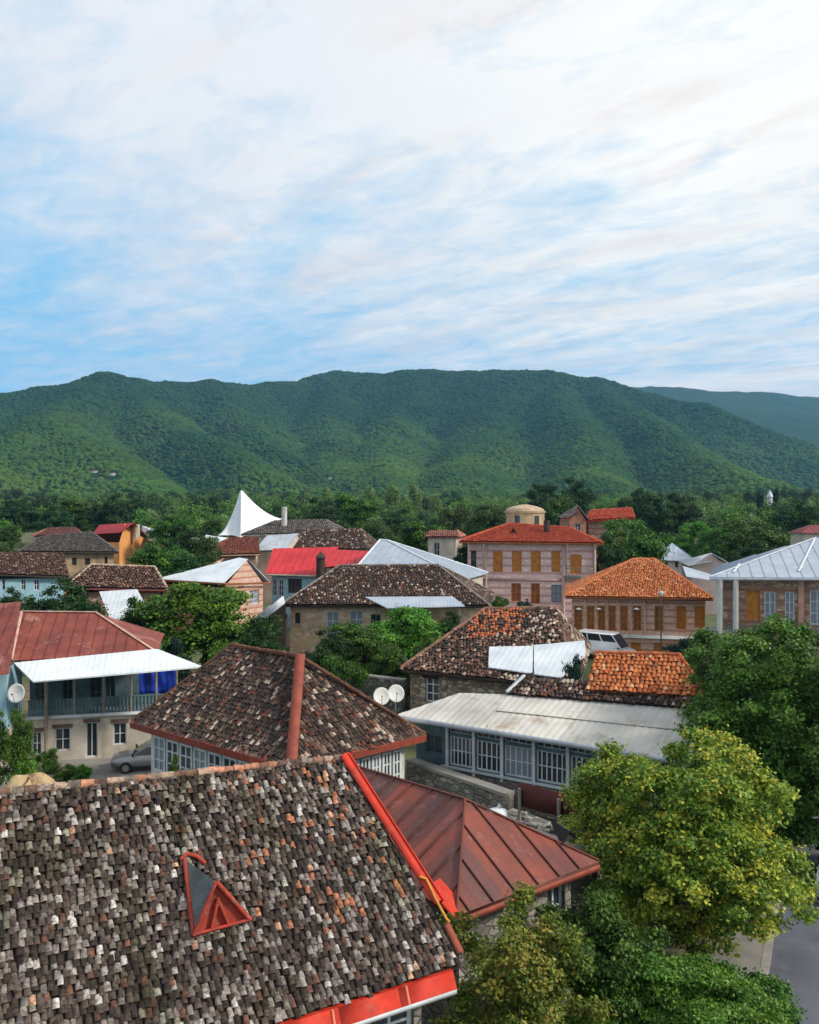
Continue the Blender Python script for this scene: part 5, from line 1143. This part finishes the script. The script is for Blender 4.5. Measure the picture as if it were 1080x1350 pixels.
# trees between the houses
for t in [
 ('bright', 272, 768, 63, 150, 'broad bright green tree left of the plastered stone house'),
 ('dark', 186, 795, 64, 66, 'dark bushy tree right of the white lean-to roof'),
 ('green', 215, 720, 92, 90, 'green tree behind the brown hipped tile house'),
 ('dark', 252, 735, 88, 90, 'dark green tree left of the small white-roofed gable house'),
 ('dark', 240, 700, 112, 70, 'dark tree left of the red-brown roof below the tent'),
 ('green', 232, 682, 150, 62, 'mid green tree between the orange gable and the tent'),
 ('olive', 276, 712, 100, 40, 'small olive tree below the white tent'),
 ('dark', 75, 772, 66, 100, 'dark low tree behind the rust-red roof'),
 ('dark', 22, 782, 70, 60, 'dark tree by the light blue wall at the left edge'),
 ('dark', 345, 815, 60, 60, 'dark tree below the timber lean-to'),
 ('green', 12, 935, 40, 55, 'green tree beside the round dish at the left edge'),
 ('bright', 545, 805, 66, 110, 'leafy green tree before the pale blue awning'),
 ('green', 480, 826, 64, 90, 'green tree before the plastered wall with white windows'),
 ('dark', 430, 838, 62, 70, 'dark green tree right of the hipped tile roof'),
 ('dark', 600, 812, 68, 60, 'dark tree left of the orange-topped tile roof'),
 ('green', 512, 850, 60, 60, 'green tree above the satellite dishes'),
 ('green', 830, 684, 112, 90, 'round green tree right of the pink house'),
 ('dark', 803, 712, 104, 52, 'dark tree against the right wall of the pink house'),
 ('dark', 612, 722, 108, 34, 'dark slim tree at the left wall of the pink house'),
 ('green', 985, 683, 132, 86, 'large round green tree behind the pale metal roof'),
 ('bright', 918, 690, 150, 44, 'light green pointed tree beyond the blue-grey roof'),
 ('green', 950, 696, 145, 50, 'green tree behind the grey gabled house'),
 ('green', 895, 702, 155, 50, 'green tree beyond the white far house'),
 ('olive', 648, 668, 170, 60, 'olive green tree left of the beige tower'),
 ('dark', 720, 640, 205, 56, 'dark tall tree behind the beige tower, left one of the dark trio'),
 ('dark', 755, 636, 210, 56, 'dark tall tree behind the beige tower, right one of the dark trio'),
 ('green', 738, 655, 190, 48, 'green tree in front of the dark trio by the beige tower'),
 ('dark', 860, 652, 180, 60, 'very dark tree above the white far house'),
 ('dark', 895, 656, 185, 60, 'very dark tree beyond the light green pointed tree'),
 ('dark', 838, 650, 190, 50, 'very dark tree beyond the red-tiled brick house'),
 ('cypress', 1023, 646, 262, 12, 'slim dark cypress beside the thin white tower'),
 ('cypress', 1002, 650, 255, 12, 'slim dark cypress left of the thin white tower'),
 ('dark', 1050, 664, 200, 70, 'dark tree above the pale metal roof at the right edge'),
 ('green', 560, 690, 135, 70, 'green tree right of the pale blue-white metal roof'),
 ('dark', 530, 676, 165, 60, 'dark tree above the pale blue-white metal roof'),
 ('olive', 495, 690, 145, 50, 'olive tree above the bright red roof'),
 ('green', 470, 655, 200, 64, 'green tree behind the dark brown tile roof'),
 ('dark', 420, 662, 190, 60, 'dark tree right of the white chimney'),
 ('olive', 600, 668, 180, 50, 'olive tree behind the small porch house'),
 ('dark', 20, 660, 210, 60, 'dark tree above the roofs at the far left'),
 ('dark', 70, 668, 190, 50, 'dark tree above the pinkish roof'),
 ('dark', 150, 656, 200, 60, 'dark tree above the deep red roof'),
 ('green', 110, 660, 215, 60, 'green tree above the grey-brown hipped roof'),
 ('olive', 20, 715, 135, 60, 'olive tree left of the grey-brown hipped roof')]:
    tree(*t)
for px, py, d, w, lab in ((405, 650, 300, 22, 'pale green poplar right of the tent, first of the row'), (432, 646, 310, 20, 'pale poplar, second of the row right of the tent'), (487, 644, 320, 24, 'pale poplar standing third in the row'), (517, 636, 305, 24, 'tallest pale poplar in the middle of the far row'), (548, 642, 310, 24, 'pale poplar next to the tallest one on its right'), (575, 654, 300, 20, 'last pale poplar of the row before the porch house')):
    tree('poplar', px, py, d, w, lab, 'row of pale poplars')
for t in [
 ('brightshrub', 32, 1000, 37, 50, 'bright green bush below the dish at the left edge'),
 ('shrub', 60, 985, 44, 30, 'grey-green bush before the cream ground floor'),
 ('shrub', 88, 1000, 43.5, 40, 'low green bush in the courtyard of the cream house'),
 ('brightshrub', 110, 1006, 43, 24, 'small pale bush beside the courtyard door'),
 ('shrub', 229, 990, 35.5, 20, 'small dark bush against the white glazed wall'),
 ('darkshrub', 757, 862, 47, 60, 'blue-green bush between the white sheets and the orange tiles'),
 ('darkshrub', 905, 838, 66, 60, 'dark bush at the foot of the peach brick house'),
 ('shrub', 455, 860, 57, 60, 'green bush below the plastered wall'),
 ('darkshrub', 400, 858, 54, 50, 'dark bush behind the hipped tile roof ridge'),
 ('shrub', 560, 840, 60, 50, 'green bush left of the mottled tile roof'),
 ('brightshrub', 300, 830, 57, 70, 'bright bush under the broad green tree'),
 ('darkshrub', 235, 838, 56, 60, 'dark bush behind the pale sheet awning'),
 ('shrub', 660, 785, 92, 30, 'bush at the foot of the pink house wall'),
 ('darkshrub', 692, 786, 90, 24, 'small dark bush before the ochre doors of the pink house')]:
    tree(*t, 'bushes in the yards')
# heap of straw by the courtyard
c = D(52, 1034, 30.5); root = thing('straw_heap', 'pale straw-coloured heap by the left end of the near roof ridge', 'heap', (c[0]-.4, c[1], 0))
vs, na, nr = [], 24, 8
for j in range(nr+1):
    for i in range(na): th = 6.283*i/na; t = j/nr; rr = 1.9*t*(1+.12*math.sin(3*th)+.08*math.sin(7*th)); vs.append(V(c[0]-.4+rr*math.cos(th), c[1]+rr*math.sin(th)*.8, (c[2]+.12+.12*math.sin(2.3*th))*(1-t**3.5)*(1+.05*math.sin(5*th+j))-.05*t))
fs = [[j*na+i, j*na+(i+1) % na, (j+1)*na+(i+1) % na, (j+1)*na+i] for j in range(nr) for i in range(na)]
MB().add(vs, fs).build('straw', mk('straw', S(196, 172, 132), S(160, 136, 100), 2.5, .95, .8, 30), root, smooth=True)

# ------------------------------------------------------------------ countless trees: the wood below the hills and the forest on them
def scatter(name, pts, sc, inst):
    me = bpy.data.meshes.new(name); me.vertices.add(len(pts)); me.vertices.foreach_set('co', np.asarray(pts, float).ravel())
    a = me.attributes.new('sc', 'FLOAT', 'POINT'); a.data.foreach_set('value', np.asarray(sc, float))
    rt = me.attributes.new('rt', 'FLOAT_VECTOR', 'POINT'); rv = np.zeros((len(pts), 3)); rv[:, 2] = rng.random(len(pts))*6.28; rt.data.foreach_set('vector', rv.ravel())
    o = bpy.data.objects.new(name, me); COL.objects.link(o)
    ng = bpy.data.node_groups.new(name, 'GeometryNodeTree'); ng.interface.new_socket('Geometry', in_out='INPUT', socket_type='NodeSocketGeometry'); ng.interface.new_socket('Geometry', in_out='OUTPUT', socket_type='NodeSocketGeometry')
    n = ng.nodes; gi, go = n.new('NodeGroupInput'), n.new('NodeGroupOutput'); ip = n.new('GeometryNodeInstanceOnPoints'); oi = n.new('GeometryNodeObjectInfo'); oi.inputs['Object'].default_value = inst
    oi.inputs['As Instance'].default_value = True
    s_ = n.new('GeometryNodeInputNamedAttribute'); s_.data_type = 'FLOAT'; s_.inputs[0].default_value = 'sc'
    r_ = n.new('GeometryNodeInputNamedAttribute'); r_.data_type = 'FLOAT_VECTOR'; r_.inputs[0].default_value = 'rt'
    l = ng.links.new; l(gi.outputs[0], ip.inputs['Points']); l(oi.outputs['Geometry'], ip.inputs['Instance']); l(s_.outputs[0], ip.inputs['Scale']); l(r_.outputs[0], ip.inputs['Rotation']); l(ip.outputs[0], go.inputs[0])
    m = o.modifiers.new('scatter', 'NODES'); m.node_group = ng; return o
def forest_mat():
    m = bpy.data.materials.new('forest_canopy'); m.use_nodes = True; T = NT(m.node_tree); b = T.n['Principled BSDF']
    oi = T.node('ShaderNodeObjectInfo'); pos = oi.outputs['Location']; tx = T.node('ShaderNodeNewGeometry').outputs['Position']
    c = T.mix(T.ramp(T.noise(pos, .004, 5, .6), .4, .6), S(42, 74, 28), S(76, 106, 34))
    c = T.mix(T.math('MULTIPLY', T.ramp(T.noise(pos, .025, 4, .7), .45, .7), .6), c, S(84, 100, 36))
    zz = T.node('ShaderNodeSeparateXYZ'); T.l.new(pos, zz.inputs[0]); up = T.ramp(T.math('ADD', zz.outputs[2], T.math('MULTIPLY', T.noise(pos, .006, 3), 120)), 90, 300)   # canopy colour shifts to a darker green with height
    c = T.mix(T.math('MULTIPLY', up, .8), c, S(28, 60, 32))
    hs = T.node('ShaderNodeHueSaturation'); T.l.new(c, hs.inputs['Color']); T.put(hs.inputs['Value'], T.math('ADD', .72, T.math('MULTIPLY', oi.outputs['Random'], .56)))
    T.put(hs.inputs['Hue'], T.math('ADD', .48, T.math('MULTIPLY', oi.outputs['Random'], .03)))
    T.l.new(T.mix(T.math('MULTIPLY', T.ramp(T.noise(tx, .6, 4, .7), .4, .75), .7), hs.outputs[0], (.02, .05, .02)), b.inputs['Base Color']); b.inputs['Roughness'].default_value = 1; b.inputs['Specular IOR Level'].default_value = .1
    return m
def blob(name, seed, mat):
    r = np.random.default_rng(seed); n1, n2 = 9, 12; vs = []
    for j in range(n1+1):
        for i in range(n2): ph = math.pi*j/n1; th = 6.283*i/n2; k = 1+.28*math.sin(3*th+seed+2*ph)*math.sin(ph)+r.uniform(-.16, .16)*math.sin(ph); vs.append(V(k*math.cos(th)*math.sin(ph), k*math.sin(th)*math.sin(ph), .9*k*math.cos(ph)+.25))
    fs = [[j*n2+i, (j+1)*n2+i, (j+1)*n2+(i+1) % n2, j*n2+(i+1) % n2] for j in range(n1) for i in range(n2)]
    o = MB().add(vs, fs).build(name, mat); COL.objects.unlink(o); return o
def hit(px, py):
    for d in np.linspace(600, 3000, 600):
        p = D(px, py, d)
        if float(hill(np.array([p[0]]), np.array([p[1]]))[0]) > p[2]: return p
    return None
HH = [(125, 624, 'tiny pale house on the left hillside, leftmost of the pair'), (148, 627, 'tiny pale house on the left hillside, rightmost of the pair'), (436, 632, 'tiny pale house at the mouth of the valley')]
HHP = [(hit(a, b), l_) for a, b, l_ in HH]; HHOUSE = [(p[0], p[1]) for p, l_ in HHP if p is not None]
fm = forest_mat()
elev = np.arctan2(HZZ-H, np.hypot(HX, HY)); runmax = np.maximum.accumulate(elev, axis=0)
def visible_pts(N, d0, d1, lim, pw=1.6):
    a = rng.uniform(-lim, lim, N)*math.pi/180; d = (d0**pw + rng.random(N)*(d1**pw-d0**pw))**(1/pw); x = d*np.sin(a); y = d*np.cos(a)
    ia = np.clip(np.searchsorted(azh, a), 0, len(azh)-1); idd = np.clip(np.searchsorted(dsh, d), 0, len(dsh)-1)
    ok = elev[idd, ia] > runmax[np.maximum(idd-1, 0), ia]-.004; x, y = x[ok], y[ok]
    return x, y
x, y = visible_pts(190000, 560, 2650, 31); z = hill(x, y); rel = np.hypot(x, y)
keep = fbm(x/75, y/75, 12, 3) > -.48; 
for hx, hy in HHOUSE: keep &= ~((np.abs(np.arctan2(x, y)-math.atan2(hx, hy))*np.hypot(hx, hy) < 6) & (rel > math.hypot(hx, hy)-26) & (rel < math.hypot(hx, hy)+8))
x, y, z, rel = x[keep], y[keep], z[keep], rel[keep]
o = scatter('hill_forest', np.stack([x, y, z], 1), np.clip(1.7+rel/1000, 2.1, 4.0)*rng.lognormal(-.12, .28, len(x)).clip(.45, 1.4), blob('crown_blob', 3, fm)); tag(o, 'dense green forest covering the slopes of the hills', 'forest', kind='stuff')
# the wood in the valley, leafy crowns
def wood(name, N, d0, d1, kind, seed, hmin, hmax, label):
    a = rng.uniform(-33, 33, N)*math.pi/180; d = np.sqrt(rng.uniform(d0*d0, d1*d1, N)); x = d*np.sin(a); y = d*np.cos(a); z = np.where(d < 600, town(x, y), hill(x, y))
    v, f, c, _ = crown_arrays((.42, .42, .42), .5, 20, 900, 5, .062, kind, seed); io = MB().add(v, f, c).build('wood_crown', M_leaf); COL.objects.unlink(io)
    o = scatter(name, np.stack([x, y, z-.3], 1), rng.uniform(hmin, hmax, N), io); tag(o, label, 'woodland', kind='stuff')
wood('valley_wood', 1500, 215, 700, 'leafy', 5, 6, 11, 'mid-green woodland filling the valley behind the roofs')
wood('valley_wood', 300, 215, 700, 'dark', 6, 7, 13, 'dark woodland patches mixed into the valley trees')
wood('valley_wood', 900, 230, 700, 'poplar', 7, 6, 11, 'light green woodland patches mixed into the valley trees')
def town_fill(N, kind, seed, label):
    pts = []
    boxes = [(o.location.x, o.location.y) for o in bpy.data.objects if o.parent is None and o.get('category') in ('house', 'tower', 'tent')]
    while len(pts) < N:
        a = random.uniform(-33, 33)*math.pi/180; d = random.uniform(100, 215); x, y = d*math.sin(a), d*math.cos(a)
        if all(math.hypot(x-bx, y-by) > 13 and not (y < by and y > by-30 and abs(x-bx*y/by) < 10) for bx, by in boxes): pts.append((x, y))
    for x, y in pts:
        m1, m2 = proto(kind, len(pts) % 3); zb = ground_z(x, y); root = thing('tree', label, 'tree', (x, y, zb), 'distant trees behind the roofs', random.uniform(0, 6.28)); h = random.uniform(5.5, 8.5); root.scale = (h*random.uniform(.9, 1.2),)*2+(h,)
        for n_, me in (('crown', m1), ('trunk', m2)): o = bpy.data.objects.new(n_, me); COL.objects.link(o); o.parent = root
town_fill(34, 'green', 1, 'small green tree among the far roofs at the foot of the wood')
town_fill(24, 'dark', 2, 'small dark tree among the far roofs at the foot of the wood')
# a few pale houses high on the left hillside and in the valley mouth
for p, lab in HHP:
    if p is None: continue
    g0 = p[2]-1.0; q = [p+V(-3.4, -2.5, 0), p+V(3.4, -2.5, 0), p+V(3.4, 2.5, 0), p+V(-3.4, 2.5, 0)]; root = thing('hillside_house', lab, 'house', (p[0], p[1], g0), 'houses on the hillside')
    MB().hexa([v*V(1, 1, 0)+V(0, 0, g0-1) for v in q], [v*V(1, 1, 0)+V(0, 0, g0+4.2) for v in q]).build('wall', M_cream, root)
    mb = MB(); e = [v*V(1, 1, 0)+V(0, 0, g0+4.25)+(v-p)*V(.15, .15, 0) for v in q]; r0, r1 = p*V(1, 1, 0)+V(-1.6, 0, g0+6), p*V(1, 1, 0)+V(1.6, 0, g0+6)
    mb.poly([e[0], e[1], r1, r0]); mb.poly([e[1], e[2], r1]); mb.poly([e[2], e[3], r0, r1]); mb.poly([e[3], e[0], r0]); mb.poly(e[::-1]); mb.build('roof', M_rust2, root)

# ------------------------------------------------------------------ the air
hz = MB(); hz.box(V(-4200, -60, -2), V(8400, 0, 0), V(0, 5600, 0), V(0, 0, 800)); m = bpy.data.materials.new('haze'); m.use_nodes = True; T = NT(m.node_tree); T.n.clear()
out = T.node('ShaderNodeOutputMaterial'); pv = T.node('ShaderNodeVolumePrincipled'); pv.inputs['Density'].default_value = .0001; pv.inputs['Color'].default_value = (.26, .58, 1.0, 1); pv.inputs['Anisotropy'].default_value = .1
T.l.new(pv.outputs[0], out.inputs['Volume']); o = hz.build('haze', m); tag(o, 'thin bluish air in front of the far hills', 'haze', kind='stuff')
